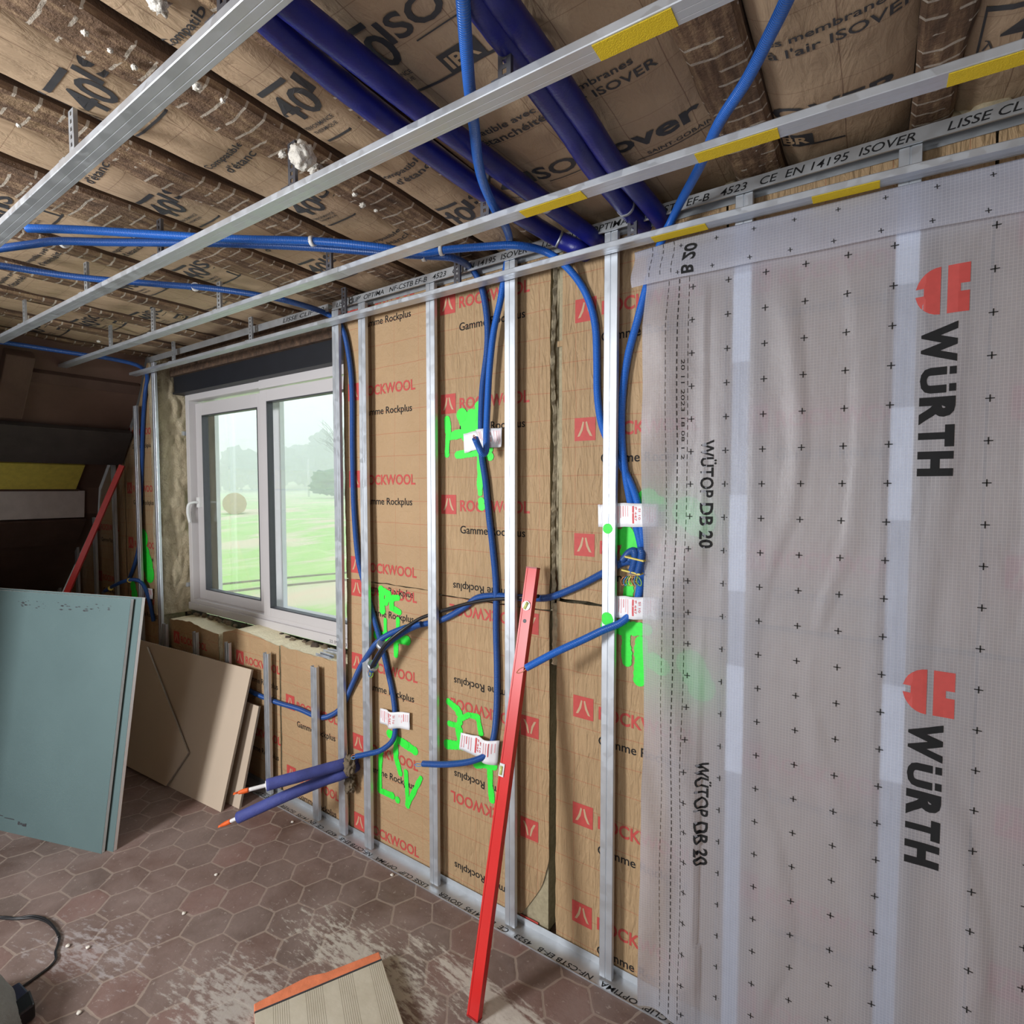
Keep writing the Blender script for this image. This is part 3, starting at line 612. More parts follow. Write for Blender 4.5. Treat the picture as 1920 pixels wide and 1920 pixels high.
clayjoint(-.972,1.26,2.55,.015,'ragged strip of straw clay in the long vertical joint between upper panels',1)
clayjoint(-.965,1.05,1.28,.03,'lump of straw clay where the blue conduit crosses, right of the red level',2)
clayjoint(-3.305,.30,.80,.012,'dark clay in the joint between the panels under the window',3)
for k,(u,v,w_) in enumerate([(1370,380,.14),(1215,420,.10),(1010,445,.10),(1890,250,.14)]):
    p=aty(u,v,.10); mb=MB()
    for q in range(7): mb.blob((p.x+random.uniform(-w_,w_),.10+random.uniform(-.02,.02),2.585+random.uniform(-.03,.03)),.045,.03,.03,2,.5,3,0,q+k*9)
    tag(mb.build('clay_lump','clay_light'),['crumbly clay lumps above the top track, above the left edge of the membrane','clay lumps by the two thick blue pipes, above the top track','clay lumps where the blue conduits turn down to the wall','clay lumps above the top track at the far right'][k],'clay lump')
# ================================================================== METAL FRAMING
def cprof(w,d,g=.0035,ribs=(0,),rd=.0022):
    out=[(-w/2+.006,d),(-w/2+.0015,d),(-w/2,d-.002),(-w/2,.0015),(-w/2+.0015,0)]
    for r_ in ribs: out+=[(r_-g,0),(r_-g*.4,rd),(r_+g*.4,rd),(r_+g,0)]
    out+=[(w/2-.0015,0),(w/2,.0015),(w/2,d-.002),(w/2-.0015,d),(w/2-.006,d)]
    th=.0011; inn=[]
    for i,(a,b) in enumerate(out):
        p=out[max(i-1,0)]; q=out[min(i+1,len(out)-1)]; tx,ty=q[0]-p[0],q[1]-p[1]; l=math.hypot(tx,ty) or 1
        inn.append((a-ty/l*th,b+tx/l*th))
    return out+inn[::-1]
STUD=cprof(.047,.018,.0025,(0,)); RAIL=cprof(.046,.018,.0012,(-.004,.012),.0004)
def stud(x,z0,z1,label,group,extra=None):
    mb=MB(); mb.sweep([(x,0.0,z0),(x,0.0,z1)],STUD,lambda i:(Vector((1,0,0)),Vector((0,1,0))))
    o=mb.build('wall_stud',['galvanised'],None,origin=(x,0,z0)); tag(o,label,'metal stud',group)
    if extra: extra(o,x)
    return o
def gst(zs):
    def f(o,x):
        for z,h in zs:
            mb=MB(); d=disc((x-.004,z),h/2,14,3); d=[(min(max(a,x-.0225),x+.0225),b_) for a,b_ in d]; mb.prism([(a,-.0006,b_) for a,b_ in d],(0,.0004,0)); p=mb.build('paint_mark','paint_green',o); p['label']='green spray on the stud'
    return f
def tapes(zs):
    def f(o,x):
        for z0,z1 in zs:
            mb=MB(); mb.box(x-.024,x+.024,-.0016,-.0002,z0,z1); p=mb.build('tape_strip','tape_white',o); p['label']='white adhesive strip on the stud'
    return f
stud(-3.988,.01,2.53,'bright tall stud at the left edge of the window opening',None)
stud(-2.118,.01,2.53,'tall stud standing against the right edge of the window',None)
stud(-1.934,.01,2.53,'second tall stud right of the window, closest to the window one',None)
stud(-1.520,.01,2.53,'tall stud between the PC and the upside down printed panel',None)
stud(-1.128,.01,2.53,'tall stud directly behind the leaning red level',None)
stud(-.730,.01,2.53,'tall stud nearest left of the grey membrane with green spray',None,gst([(1.565,.035),(1.262,.045)]))
stud(-.327,.01,2.53,'stud showing pale through the left part of the membrane',None,tapes([(2.06,2.31),(1.40,1.68),(.86,1.18)]))
stud(.052,.01,2.53,'stud showing pale through the middle of the membrane',None,tapes([(2.2,2.37),(1.62,1.90),(.95,1.2)]))
stud(.45,.01,2.53,'stud behind the right end of the membrane',None)
for x,z,lb in ((-2.325,.80,'short stud under the window, nearest the tall window stud'),(-2.745,.796,'second short stud under the window counting from the right'),(-3.145,.79,'short stud under the window just above the beige boards'),(-3.525,.795,'small stud top showing above the beige board, left half of the window'),(-3.93,.79,'short stud at the left end under the window, beside the tall stud')):
    stud(x,.01,z,lb,None)
for x,z,lb in ((-4.28,2.27,'stud in the far corner rising to the brown slope'),(-4.685,1.87,'stud ending under the dark purlin'),(-5.07,1.47,'stud ending under the white painted plank'),(-5.455,1.235,'short stud in the dark eaves'),(-5.90,.83,'lowest stud stub just above the teal board')):
    stud(x,.01,z,lb,None)
# tracks with printed writing
TT='LISSE CLIP\'  OPTIMA   NF-CSTB EF-B   4523   CE  EN 14195  ISOVER'
def track_text(mb,f,x0,x1,h):
    W_=1.05; x=x0
    while x<x1-W_: 
        put_text(mb,TT,W_,h,lambda a,b:f(x+a,b),1,.006,.25); x+=W_+.06
mb=MB(); mb.box(-2.13,2.1,-.004,-.0025,2.532,2.566); mb.box(-2.13,2.1,-.004,.045,2.566,2.568); mb.box(-2.13,2.1,.045,.0465,2.532,2.568); mb.box(-2.13,2.1,-.0075,-.0025,2.531,2.535)
track_text(mb,lambda a,b:(a,-.0046,2.539+b),-2.10,2.0,.021); tag(mb.build('top_track',['galvanised_dull','ink_black']),'printed metal top track clipping the stud heads under the ceiling, right of the window','metal track')
mb=MB(); mb.box(-4.05,-2.16,-.004,-.0025,2.532,2.566); mb.box(-4.05,-2.16,-.004,.045,2.566,2.568)
put_text(mb,'LISSE CLIP\' 22',.33,.021,lambda a,b:(-2.52+a,-.0046,2.539+b),1,.006,.25); tag(mb.build('top_track',['galvanised_dull','ink_black']),'printed metal top track above the window','metal track')
mb=MB(); mb.box(-6.0,2.1,-.034,.045,.0005,.0025); mb.box(-6.0,2.1,.0435,.045,.0025,.03); mb.box(-6.0,2.1,-.034,-.032,.0025,.006)
x=-.42
for k in range(4):
    xx=x; put_text(mb,TT,1.05,.021,lambda a,b:(xx-a,-.007-b,.0031),1,.006,.25); x-=1.12
tag(mb.build('floor_track',['galvanised_dull','ink_black']),'printed metal floor track along the foot of the insulated wall','metal track')
# ceiling rails following slight sag
ZR=2.455
def rail(pix,label,x0=None,x1=None,yc=None,tape=(),joint=()):
    path=[]
    ctrl=[]
    for u,v in pix:
        p=atz(u,v,ZR); s=max(0,(p.x+1.0)/1.25); z=ZR-.018*s*s; q=atz(u,v,z); ctrl.append(Vector((q.x,q.y-.023,z)))
    ctrl.sort(key=lambda p:p.x)
    # straight least squares with a soft bend on the right only
    n=len(ctrl); mx=sum(p.x for p in ctrl)/n; my=sum(p.y for p in ctrl)/n; sl2=sum((p.x-mx)*(p.y-my) for p in ctrl)/sum((p.x-mx)**2 for p in ctrl)
    def at(x):
        s=max(0,(x+1.0)/1.25); return Vector((x,my+sl2*(x-mx),ZR-.018*s*s))
    xs=[x0+(x1-x0)*i/40 for i in range(41)]
    mb=MB(); mb.sweep([at(x) for x in xs],RAIL,lambda i:(Vector((0,1,0)),Vector((0,0,1))))
    o=mb.build('ceiling_rail','galvanised',None,origin=at((x0+x1)/2)); tag(o,label,'ceiling rail')
    for ua,ub in tape:
        def xat(u):
            lo,hi=x0,x1
            for _ in range(40):
                m_=(lo+hi)/2; p=at(m_)-CP; k=p.dot(_f); uu=960+FPX*p.dot(_r)/k
                if uu<u: lo=m_
                else: hi=m_
            return lo
        a,b_=xat(ua),xat(ub); mb=MB(); pa,pb=at(a),at(b_)
        mb.sweep([pa.lerp(pb,i/6)+Vector((0,0,0)) for i in range(7)],[(-.0185,-.0014),(-.0185,-.0004),(.0205,-.0004),(.0205,-.0014)],lambda i:(Vector((0,1,0)),Vector((0,0,1))))
        t_=mb.build('adhesive_tape','tape_yellow',o); t_['label']='yellow adhesive strip'
    for xj in joint:
        p=at(xj); mb=MB(); mb.sweep([p+Vector((-.004,0,-.0006)),p+Vector((.055,0,-.0006))],cprof(.048,.0185,.0012,(-.004,.012),.0004),lambda i:(Vector((0,1,0)),Vector((0,0,1)))); mb.build('rail_joint','galvanised_dull',o)
    o['_at']=1; return at
RA4=rail([(270,703),(620,610),(1000,512),(1225,458),(1650,352)],'ceiling rail nearest the insulated wall, just above the membrane, two yellow strips',-4.17,2.0,tape=[(1224,1325),(1523,1650)],joint=(-2.16,))
RA3=rail([(140,687),(480,572),(830,458),(1100,375),(1460,262)],'second ceiling rail from the insulated wall with three yellow strips',-4.25,2.0,tape=[(980,1095),(1306,1460),(1777,2050)],joint=(-1.63,))
RA2=rail([(30,638),(300,497),(480,405),(870,240),(1260,72)],'third ceiling rail from the insulated wall with a yellow strip at its right',-3.80,2.0,tape=[(1118,1265)],joint=(-2.48,))
RA1=rail([(0,465),(200,298),(400,130),(550,0)],'wide near ceiling rail crossing the top left corner',-4.1,2.0)
# ceiling hangers
def hanger(u,at,label,mat='steel_dark',ztop=2.60,tuft=False):
    lo,hi=-4.2,2.0
    for _ in range(40):
        m_=(lo+hi)/2; p=at(m_)-CP; uu=960+FPX*p.dot(_r)/p.dot(_f)
        if uu<u: lo=m_
        else: hi=m_
    p=at(lo); x,y,z=p; t=thing('rail_hanger',(x,y,z),label,'rail hanger','perforated hangers holding the ceiling rails')
    yb=y+.0
    mb=MB(); w=.028; h0=z+.019; n=max(3,int((ztop-h0)/.016))
    mb.box(x-w/2,x-w/2+.009,yb-.001,yb+.001,h0,ztop); mb.box(x+w/2-.009,x+w/2,yb-.001,yb+.001,h0,ztop)
    mb.box(x-w/2-.001,x-w/2,yb-.001,yb+.008,h0,ztop); mb.box(x+w/2,x+w/2+.001,yb-.001,yb+.008,h0,ztop)
    for k in range(n+1):
        zz=h0+(ztop-h0)*k/n; mb.box(x-w/2+.009,x+w/2-.009,yb-.001,yb+.001,max(h0,zz-.004),min(ztop,zz+.004))
    mb.build('strap',mat,t)
    mb=MB(); mb.box(x-w/2-.002,x+w/2+.002,y-.022,y+.022,z+.018,z+.0205); mb.build('rail_clip',mat,t)
for u,at,lb,mt in ((137,RA1,'hanger on the near rail in the upper left','galvanised_dull'),(418,RA1,'dark hanger on the near rail at the top edge','steel_dark'),
  (548,RA2,'hanger with the white wool tuft on the third rail','steel_dark'),(300,RA2,'dark hanger on the third rail below the blue conduit pair','steel_dark'),(162,RA2,'grey hanger on the far part of the third rail','galvanised_dull'),(46,RA2,'last hanger at the far end of the third rail','galvanised_dull'),(946,RA2,'dark hanger on the third rail beside the blue pipes','steel_dark'),
  (617,RA3,'dark hanger on the second rail by the 40 print','steel_dark'),(411,RA3,'hanger on the second rail below the lone blue conduit','galvanised_dull'),(287,RA3,'grey hanger towards the far end of the second rail','galvanised_dull'),(207,RA3,'last hanger at the far end of the second rail','galvanised_dull'),(909,RA3,'dark hanger on the second rail beside the crossing blue conduit','steel_dark'),
  (470,RA4,'hanger on the rail nearest the wall, above the window','galvanised_dull'),(325,RA4,'hanger at the window left end of the rail nearest the wall','galvanised_dull'),(857,RA4,'dark hanger by the blue conduits entering the wall','steel_dark'),(645,RA4,'dark hanger above the tall stud beside the window','steel_dark'),(1185,RA4,'dark hanger near the thick blue pipes at the wall','steel_dark')):
    hanger(u,at,lb,mt)
# ================================================================== CEILING JOISTS AND ROLLS
J=[(-.36,-.235),(.05,.135),(.50,.60),(.98,1.07),(-1.405,-1.25),(-1.07,-1.0),(-1.80,-1.645),(-2.25,-2.02)]
JX=[(1.42,1.52)]
x=-2.62
while x>-4.3: JX.append((x,x+.105)); x-=.405
alljo=sorted(J+JX)
lb_of={(-.36,-.235):'broad mud stained joist right of the four thick blue pipes',(.05,.135):'joist with white lath stripes in the upper right corner',(-1.405,-1.25):'rough joist beside the first thick pipe pair, third rail crossing it',(-1.80,-1.645):'joist with lath marks crossing the middle of the near rail',(-2.25,-2.02):'wide joist with white plaster stripes at the left edge',(-1.07,-1.0):'joist hidden above the left pair of thick pipes'}
for k,(a,b_) in enumerate(alljo):
    mb=MB(); ny=110; y0,y1=-3.25,.22; vs=[]
    for j in range(ny+1):
        y=y0+(y1-y0)*j/ny; e0=.012*noise.noise(Vector((y*5,k,0))); e1=.012*noise.noise(Vector((y*5,k,9))); zz=2.60+.008*noise.noise(Vector((y*4,k,4)))
        # side faces and the underside, each side slightly chamfered
        vs+=[(a+e0,y,2.745),(a+e0,y,zz+.012),(a+.010+e0,y,zz),((a+b_)/2,y,zz-.004+.006*noise.noise(Vector((y*16,k,2)))),(b_-.010+e1,y,zz),(b_+e1,y,zz+.012),(b_+e1,y,2.745)]
    fs=[];mi=[]
    base=0
    for j in range(ny):
        for q in range(6):
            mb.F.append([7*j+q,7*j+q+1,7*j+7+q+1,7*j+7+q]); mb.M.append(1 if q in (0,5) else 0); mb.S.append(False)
    mb.V+=vs; mb.F.append([0,1,2,3,4,5,6]); mb.M.append(1); mb.S.append(False); mb.F.append([7*ny+q for q in (6,5,4,3,2,1,0)]); mb.M.append(1); mb.S.append(False)
    lab=lb_of.get((a,b_)) or 'dark floor joist of the receding row at %s of the ceiling'%('the far end' if a<-3.4 else 'the left middle' if a<-2.3 else 'the right side')
    o=mb.build('ceiling_joist',['joist_timber','joist_side']); tag(o,lab,'joist','ceiling joists running to the insulated wall')
# shreds of white wool and paper caught on the joists
for (u,v,r) in [(590,318,.035),(575,345,.03),(160,62,.012),(207,95,.010),(252,126,.012),(370,162,.02),(418,188,.012),(680,385,.018),(665,365,.014),(530,290,.02),(298,10,.03),(705,395,.012),(190,660,.02),(185,640,.02),(35,235,.01)]:
    p=atz(u,v,2.585); mb=MB(); mb.blob(p,r*.6,r*.45,r*.35,3,.7,3,0,int(u)); tag(mb.build('wool_tuft','wool_white'),'small white tuft of wool or plaster caught on a joist','wool tuft','white tufts on the joists')
mb=MB(); p=atz(572,322,2.52); mb.blob((p.x,p.y-.01,2.555),.034,.028,.032,4,.3,2.4,0,2); tag(mb.build('wool_clump','wool_white'),'fluffy white wool clump over the hanger of the third rail','wool clump')
def bay_z(x,y,a,b_,k):
    s=(x-a)/(b_-a); s=min(1,max(0,s)); bul=.028*(1-(2*s-1)**4)
    wr=.006*noise.noise(Vector((x*7,y*3,k)))+.004*noise.noise(Vector((x*3,y*12,k+4)))+.006*noise.noise(Vector((x*2,y*5,k+8)))
    return 2.632-bul-wr*(1-(2*s-1)**6)
def roll(a,b_,k,label,prints):
    t=thing('insulation_roll',((a+b_)/2,-1.5,2.60),label,'insulation roll','kraft faced rolls between the joists')
    mb=MB(); nx=22; ny=170; y0,y1=-3.25,.2
    for j in range(ny+1):
        for i in range(nx+1):
            x=a+(b_-a)*i/nx; y=y0+(y1-y0)*j/ny; mb.V.append((x,y,bay_z(x,y,a,b_,k)))
    for j in range(ny):
        for i in range(nx): mb.F.append([j*(nx+1)+i,j*(nx+1)+i+1,(j+1)*(nx+1)+i+1,(j+1)*(nx+1)+i]); mb.M.append(0); mb.S.append(True)
    for pr in prints: pr(mb,a,b_,k)
    mb.build('kraft_facing',['kraft_glass','ink_red','ink_grey','kraft_ink'],t)
    mb=MB(); mb.box(a+.004,b_-.004,y0,y1,2.652,2.73); mb.build('glass_wool_core','wool_yellow',t)
def cmap(x0,y0,a,b_,k,off=.0016): return lambda p,q:(x0+p,y0-q,bay_z(x0+p,y0-q,a,b_,k)-off)
def pr_compat(x0,y0,h=.032,full=1.):
    def f(mb,a,b_,k):
        c=lambda lim:(lambda p,q:a+.004<x0+lim+p<b_-.004)
        put_text(mb,'Compatible avec les membranes',.50*full,h,cmap(x0,y0,a,b_,k),2,.012,0,.04,c(0)); put_text(mb,"d'étanchéité à l'air ISOVER",.50*full,h,cmap(x0+.04,y0+.036,a,b_,k),2,.01,0,.04,c(.04))
    return f
def pr_lambda(x0,y0,s=1.,word='ISOVER',ww=.33):
    # printed frame, lambda 40, ISOVER, IBR block ; (x0,y0) is the left end of the baseline of the 40
    def f(mb,a,b_,k):
        m_=lambda dx,dy,off=.0016:cmap(x0+dx*s,y0-dy*s,a,b_,k,off); c=lambda dx:(lambda p,q:a+.004<x0+dx*s+p<b_-.004)
        put_text(mb,'40',.122*s,.084*s,m_(0,0),2,.016,0,.04,c(0))
        put_text(mb,'λ',.022*s,.032*s,m_(-.024,-.012),2,0,0,0,c(-.02))
        put_text(mb,word,ww*s,.060*s,m_(.122,.040),2,.02,0,.04,c(.122))
        put_text(mb,'PERFORMANCE',.105*s,.012*s,m_(.0,-.032),2,.01,0,0,c(.0)); put_text(mb,'THERMIQUE',.085*s,.012*s,m_(.012,-.052),2,.01,0,0,c(.012))
        def bar(xa,xb,ya,yb):
            xa=max(a+.004,x0+xa*s); xb=min(x0+xb*s,b_-.004)
            if xb>xa: put_rect(mb,xa,xb,ya*s,yb*s,lambda p,q:(p,y0-q,bay_z(p,y0-q,a,b_,k)-.0016),2,.04)
        bar(-.032,.11,.100,.114); bar(-.032,-.028,-.078,.10); bar(-.02,.34,-.085,-.078); bar(.17,.36,.022,.025)
        if x0+.19*s<b_-.02 and word=='ISOVER':
            bar(.175,.27,-.084,-.026)
            put_text(mb,'IBR',.075*s,.034*s,cmap(x0+.185*s,y0+.072*s,a,b_,k,.0022),3,.03,0,.04,c(.185))
    return f
def pr_over(x0,y0):
    def f(mb,a,b_,k):
        c=lambda dx:(lambda p,q:a+.004<x0+dx+p<b_-.004)
        put_text(mb,'isover',.31,.062,cmap(x0,y0,a,b_,k),2,.025,0,.04,c(0)); put_text(mb,'SAINT-GOBAIN',.17,.015,cmap(x0+.155,y0+.045,a,b_,k),2,.008,0,.04,c(.155))
        put_rect(mb,x0+.12,min(b_-.01,x0+.33),0,.003,lambda p,q:(p,y0+.055-q,bay_z(p,y0+.055-q,a,b_,k)-.0016),2,.04)
    return f
bays=[]
for i in range(len(alljo)-1): bays.append((alljo[i][1]+.001,alljo[i+1][0]-.001))
def pxz(u,v): p=atz(u,v,2.615); return p.x,p.y
for k,(a,b_) in enumerate(bays):
    pr=[]; lab='kraft faced insulation roll between two joists at the far left of the ceiling'
    if abs(a+1.25)<.02: pr=[pr_compat(-1.235,-1.09,.027),pr_lambda(-1.222,-.81),pr_compat(-1.245,-.51,.027),pr_lambda(-1.235,-.20),pr_lambda(-1.23,-1.39)]; lab='roll left of the thick blue pipes printed 40 Performance Thermique in a frame'
    elif abs(a+1.0)<.02: pr=[pr_lambda(-.965,-.805,1.02),pr_compat(-.95,-.52,.028),pr_lambda(-.985,-.225,1.,'ISO',.155),pr_compat(-.96,-1.1,.028),pr_over(-.685,-.255)]; lab='crumpled roll behind the blue pipes with Isover and IBR print'
    elif abs(a+.235)<.02: pr=[pr_compat(-.49,-.395,.028),pr_lambda(-.425,-.085),pr_lambda(-.43,-.67)]; lab='roll in the upper right with les membranes printed on it'
    elif abs(a+1.645)<.02: pr=[pr_lambda(-1.585,-1.095),pr_compat(-1.60,-.825,.027),pr_lambda(-1.60,-.515),pr_compat(-1.60,-.25,.027),pr_compat(-1.6,-1.4,.027)]; lab='roll crossed by the near rail, printed 40 IS then Compatible'
    elif abs(a+2.02)<.02: pr=[pr_lambda(-1.985,-.76),pr_compat(-1.99,-1.03,.027),pr_compat(-1.99,-.47,.027),pr_lambda(-1.985,-.18)]; lab='roll under the left part of the third rail with lambda 40 print'
    elif a<-2.05 and a>-2.6: pr=[pr_lambda(a+.045,-.44),pr_compat(a+.03,-.17,.027),pr_compat(a+.02,-.75,.027),pr_lambda(a+.045,-1.05)]; lab='roll above the pair of blue conduits with IBR print'
    elif a<-2.6: pr=[pr_lambda(a+.045,-.55+.13*(k%3)),pr_compat(a+.03,-.2,.027),pr_compat(a+.03,-.9,.027)]; lab='shadowed roll of the far left ceiling row' if a<-3.4 else 'roll crossed by the lone blue conduit on the left'
    elif a>.1: pr=[pr_compat(a+.02,-.62,.028),pr_lambda(a+.05,-.15)]; lab='plain bulging roll at the right edge of the ceiling'
    roll(a,b_,k,lab,pr)
# ================================================================== BLUE CONDUITS
YC=.034
def path(pts):
    out=[]
    for p in pts:
        u,v,k,d=p
        out.append(aty(u,v,d) if k=='y' else atz(u,v,d) if k=='z' else atx(u,v,d))
    return out
def Yp(l,y=YC): return [(u,v,'y',y) for u,v in l]
def Zp(l,z): return [(u,v,'z',z) for u,v in l]
def loop_wires(mb,c,dirv,mis,ln=.05,sp=.008,r=.0017):
    c=Vector(c); d=Vector(dirv).normalized(); n=d.cross(Vector((0,1,0))).normalized()
    for i,mi in enumerate(mis):
        o=n*(i-(len(mis)-1)/2)*sp+Vector((0,-.004*(i%2),0)); 
        mb.tube([c+o*.3,c+d*ln*.6+o+n*.006,c+d*ln+o,c+d*ln*.55+o-n*.007+Vector((0,-.004,0)),c+o*.2+Vector((0,-.003,0))],r,6,mi,True,5)
def conduit_(pts,label,mat='conduit_blue',r=.0125,wires=None,cat='conduit',group=None,n=14):
    mb=MB(); P=mb.tube(pts,r,n,0,True,9); 
    c=P[len(P)//2]; t=thing('electrical_conduit',tuple(c),label,cat,group); mb.build('sheath',[mat],t)
    if wires:
        mw=MB(); d=P[-1]-P[-3]; loop_wires(mw,P[-1]-d.normalized()*.01,d,[0,1,2][:wires[1]] if wires[1]<4 else [0,1,2,0,1],wires[0]); mw.build('wire_loops',['wire_copper','wire_blue','wire_green'],t)
    return t,P
def clip(p,axis,label=None,r=.017,mat='white_plastic',w=.008,parent=None,name='cable_clip'):
    a=Vector(axis).normalized(); mb=MB(); mb.tube([Vector(p)-a*w,Vector(p)+a*w],r,12,0,True,1); return mb.build(name,mat,parent)
zc=2.50
# lone thin conduit sweeping over the left ceiling and down beside the window
tA,PA=conduit_(path(Zp([(-60,492),(0,498),(150,520),(300,533),(400,541),(500,556)],2.515)+[(560,570,'z',2.51),(612,588,'y',.012),(640,612,'y',.03)]+Yp([(653,660),(660,730),(661,850),(664,960),(672,1050),(688,1110),(703,1165),(717,1215),(728,1262),(738,1310),(741,1350)])+[(738,1385,'y',.02),(716,1406,'y',-.01),(692,1413,'y',-.03),(668,1418,'y',-.05)]),'blue conduit from the left ceiling down beside the window, ending above the LV mark',wires=(.035,2),r=.0122)
mb=MB(); 
for (u,v) in ((366,538),): p=atz(u,v,2.515); mb.tube([p+Vector((-.006,.002,0)),p+Vector((.006,-.002,0))],.0165,12,0,True,1)
mb.build('cable_clip','white_plastic',tA)
# pair of conduits along the ceiling
tB,PB=conduit_(path(Zp([(50,428),(150,431),(300,440),(440,448),(590,452),(700,462),(790,474),(840,468),(900,463),(970,460)],2.515)+[(1025,473,'z',2.51),(1062,500,'y',.0)]+Yp([(1090,535),(1108,575),(1117,620),(1119,680),(1120,740),(1128,795),(1146,840),(1165,872),(1184,910),(1197,950),(1204,1000),(1203,1040)],.036)),'bright upper conduit of the ceiling pair, curving down to the stud left of the membrane',mat='conduit_bright')
tC,PC=conduit_(path(Zp([(-40,472),(0,466),(60,458),(110,452),(200,454),(330,455),(440,457),(590,464),(740,476),(800,480),(850,484)],2.512)+[(880,500,'y',.0),(898,525,'y',.03)]+Yp([(908,560),(914,610),(913,660),(905,725),(902,790),(903,850),(910,900),(916,960),(924,1030),(930,1100),(930,1180),(932,1260),(931,1330),(926,1380)])+[(915,1412,'y',.02),(885,1427,'y',-.01),(840,1433,'y',-.04),(793,1432,'y',-.06)]),'blue conduit of the ceiling pair running down the middle to a loop of wires',wires=(.05,2),mat='conduit_blue')
for t_,pts in ((tC,[(120,455,2.512),(795,481,2.512)]),(tB,[(586,452,2.515),(828,470,2.515)])):
    for u,v,z in pts:
        p=atz(u,v,z); mb=MB(); mb.tube([p+Vector((-.006,-.002,0)),p+Vector((.006,.002,0))],.0165,12,0,True,1); mb.build('cable_clip','white_plastic',t_)
# single conduits dropping from overhead
tD,PD=conduit_(path([(862,-60,'z',2.53),(868,0,'z',2.52),(872,60,'z',2.51),(880,160,'z',2.50),(890,245,'z',2.50),(896,300,'z',2.50),(907,345,'z',2.50),(928,392,'z',2.495),(948,425,'z',2.49),(956,455,'y',-.005)])+path(Yp([(951,490),(945,525),(938,565),(926,620),(918,690),(914,760),(912,810)],.012))+path([(911,845,'y',-.012),(904,850,'y',-.03),(897,836,'y',-.05),(891,822,'y',-.075)]),'blue conduit from the top centre, hooked up at its cut end over the green mark',mat='conduit_bright',wires=(.025,1))
tE,PE=conduit_(path(Zp([(1500,-60),(1475,0),(1445,62),(1400,150),(1347,233),(1313,310),(1277,377)],2.515)+[(1257,418,'z',2.50),(1243,445,'y',.0),(1222,505,'y',.02)]+Yp([(1206,560),(1194,605),(1178,665),(1168,730),(1165,800),(1169,865),(1180,930),(1190,975),(1201,1020),(1206,1060),(1200,1100),(1192,1135)])+[(1168,1165,'y',.01),(1130,1182,'y',-.03),(1090,1201,'y',-.07),(1040,1224,'y',-.11),(987,1252,'y',-.14)]),'bright blue conduit from the top right, ending with a bare wire at the red level',mat='conduit_bright',wires=(.05,1))
# horizontal bundle across the studs
hz=[(1190,1052),(1165,1056),(1125,1078),(1080,1101),(1030,1120),(985,1121),(930,1117),(895,1121),(872,1138),(840,1157),(815,1166)]
tF,PF=conduit_(path(Yp(hz,.036)+[(780,1174,'y',.0),(750,1190,'y',-.03),(722,1213,'y',-.05),(704,1240,'y',-.06),(697,1258,'y',-.06)]),'blue conduit crossing from the yellow taped knot behind the level to the clipped bundle',wires=(.04,3),r=.0128)
tG,PG=conduit_(path([(425,1262,'y',.03),(450,1283,'y',.034),(478,1300,'y',.036),(520,1317,'y',.036),(560,1329,'y',.036),(600,1345,'y',.036),(628,1337,'y',.036),(645,1318,'y',.034),(660,1285,'y',.03),(675,1252,'y',.02),(690,1228,'y',-.0),(706,1206,'y',-.03),(728,1190,'y',-.035),(760,1177,'y',-.02),(790,1170,'y',.0)]),'blue conduit from behind the beige boards under the window to the clipped bundle',r=.0128)
mb=MB(); P=mb.tube(path(Yp([(1010,1118),(960,1122),(920,1124),(880,1131),(840,1142),(812,1151)],.026)+[(785,1161,'y',-.005),(752,1183,'y',-.05),(725,1206,'y',-.075),(708,1230,'y',-.08),(696,1252,'y',-.08)]),.0075,10,0,True,8)
tH=thing('black_cable',tuple(P[20]),'black cable running with the blue bundle across the middle panel','cable'); mb.build('sheath','black_cable',tH)
for u,v,y in ((717,1210,-.05),(699,1248,-.062)):
    p=aty(u,v,y); mb=MB(); d=(aty(722,1205,y)-aty(699,1248,y)).normalized(); mb.tube([p-d*.008,p+d*.008],.026,14,0,True,1)
    tag(mb.build('cable_clamp','galvanised'),'grey clamp around the cable bundle, '+('upper one at the crossing' if v<1230 else 'lower one at the orange wires'),'cable clamp')
# knot of two folded conduits with yellow tape and loops
mb=MB(); t=thing('conduit_knot',tuple(aty(1185,1060,.0)),'folded blue conduit ends bound with two yellow ties and bare wire loops, beside the membrane','conduit knot')
for dx in (0,13): mb.tube(path([(1168+dx,1050,'y',.03),(1180+dx,1036,'y',.01),(1190+dx,1034,'y',-.012),(1190+dx*.9,1052,'y',-.022),(1184+dx*.9,1075,'y',-.024)]),.0125,12,0,True,8)
mb.build('sheath','conduit_blue',t)
for v in (1043,1068):
    p=aty(1192-(v-1043)*.25,v,-.02); mb=MB(); mb.frame(p+Vector((-.032,-.016,-.005)),(.064,0,-.010),(0,.032,0),(0,0,.006)); mb.build('yellow_tie','yellow_plastic',t,bev=.002)
mb=MB()
for i in range(7): p=aty(1172+i*4,1080,-.024); loop_wires(mb,p,(.1*(i-3),0,-1),[i%4],.032,0,.0018)
mb.build('wire_loops',['wire_copper','wire_blue','wire_green','yellow_plastic'],t)
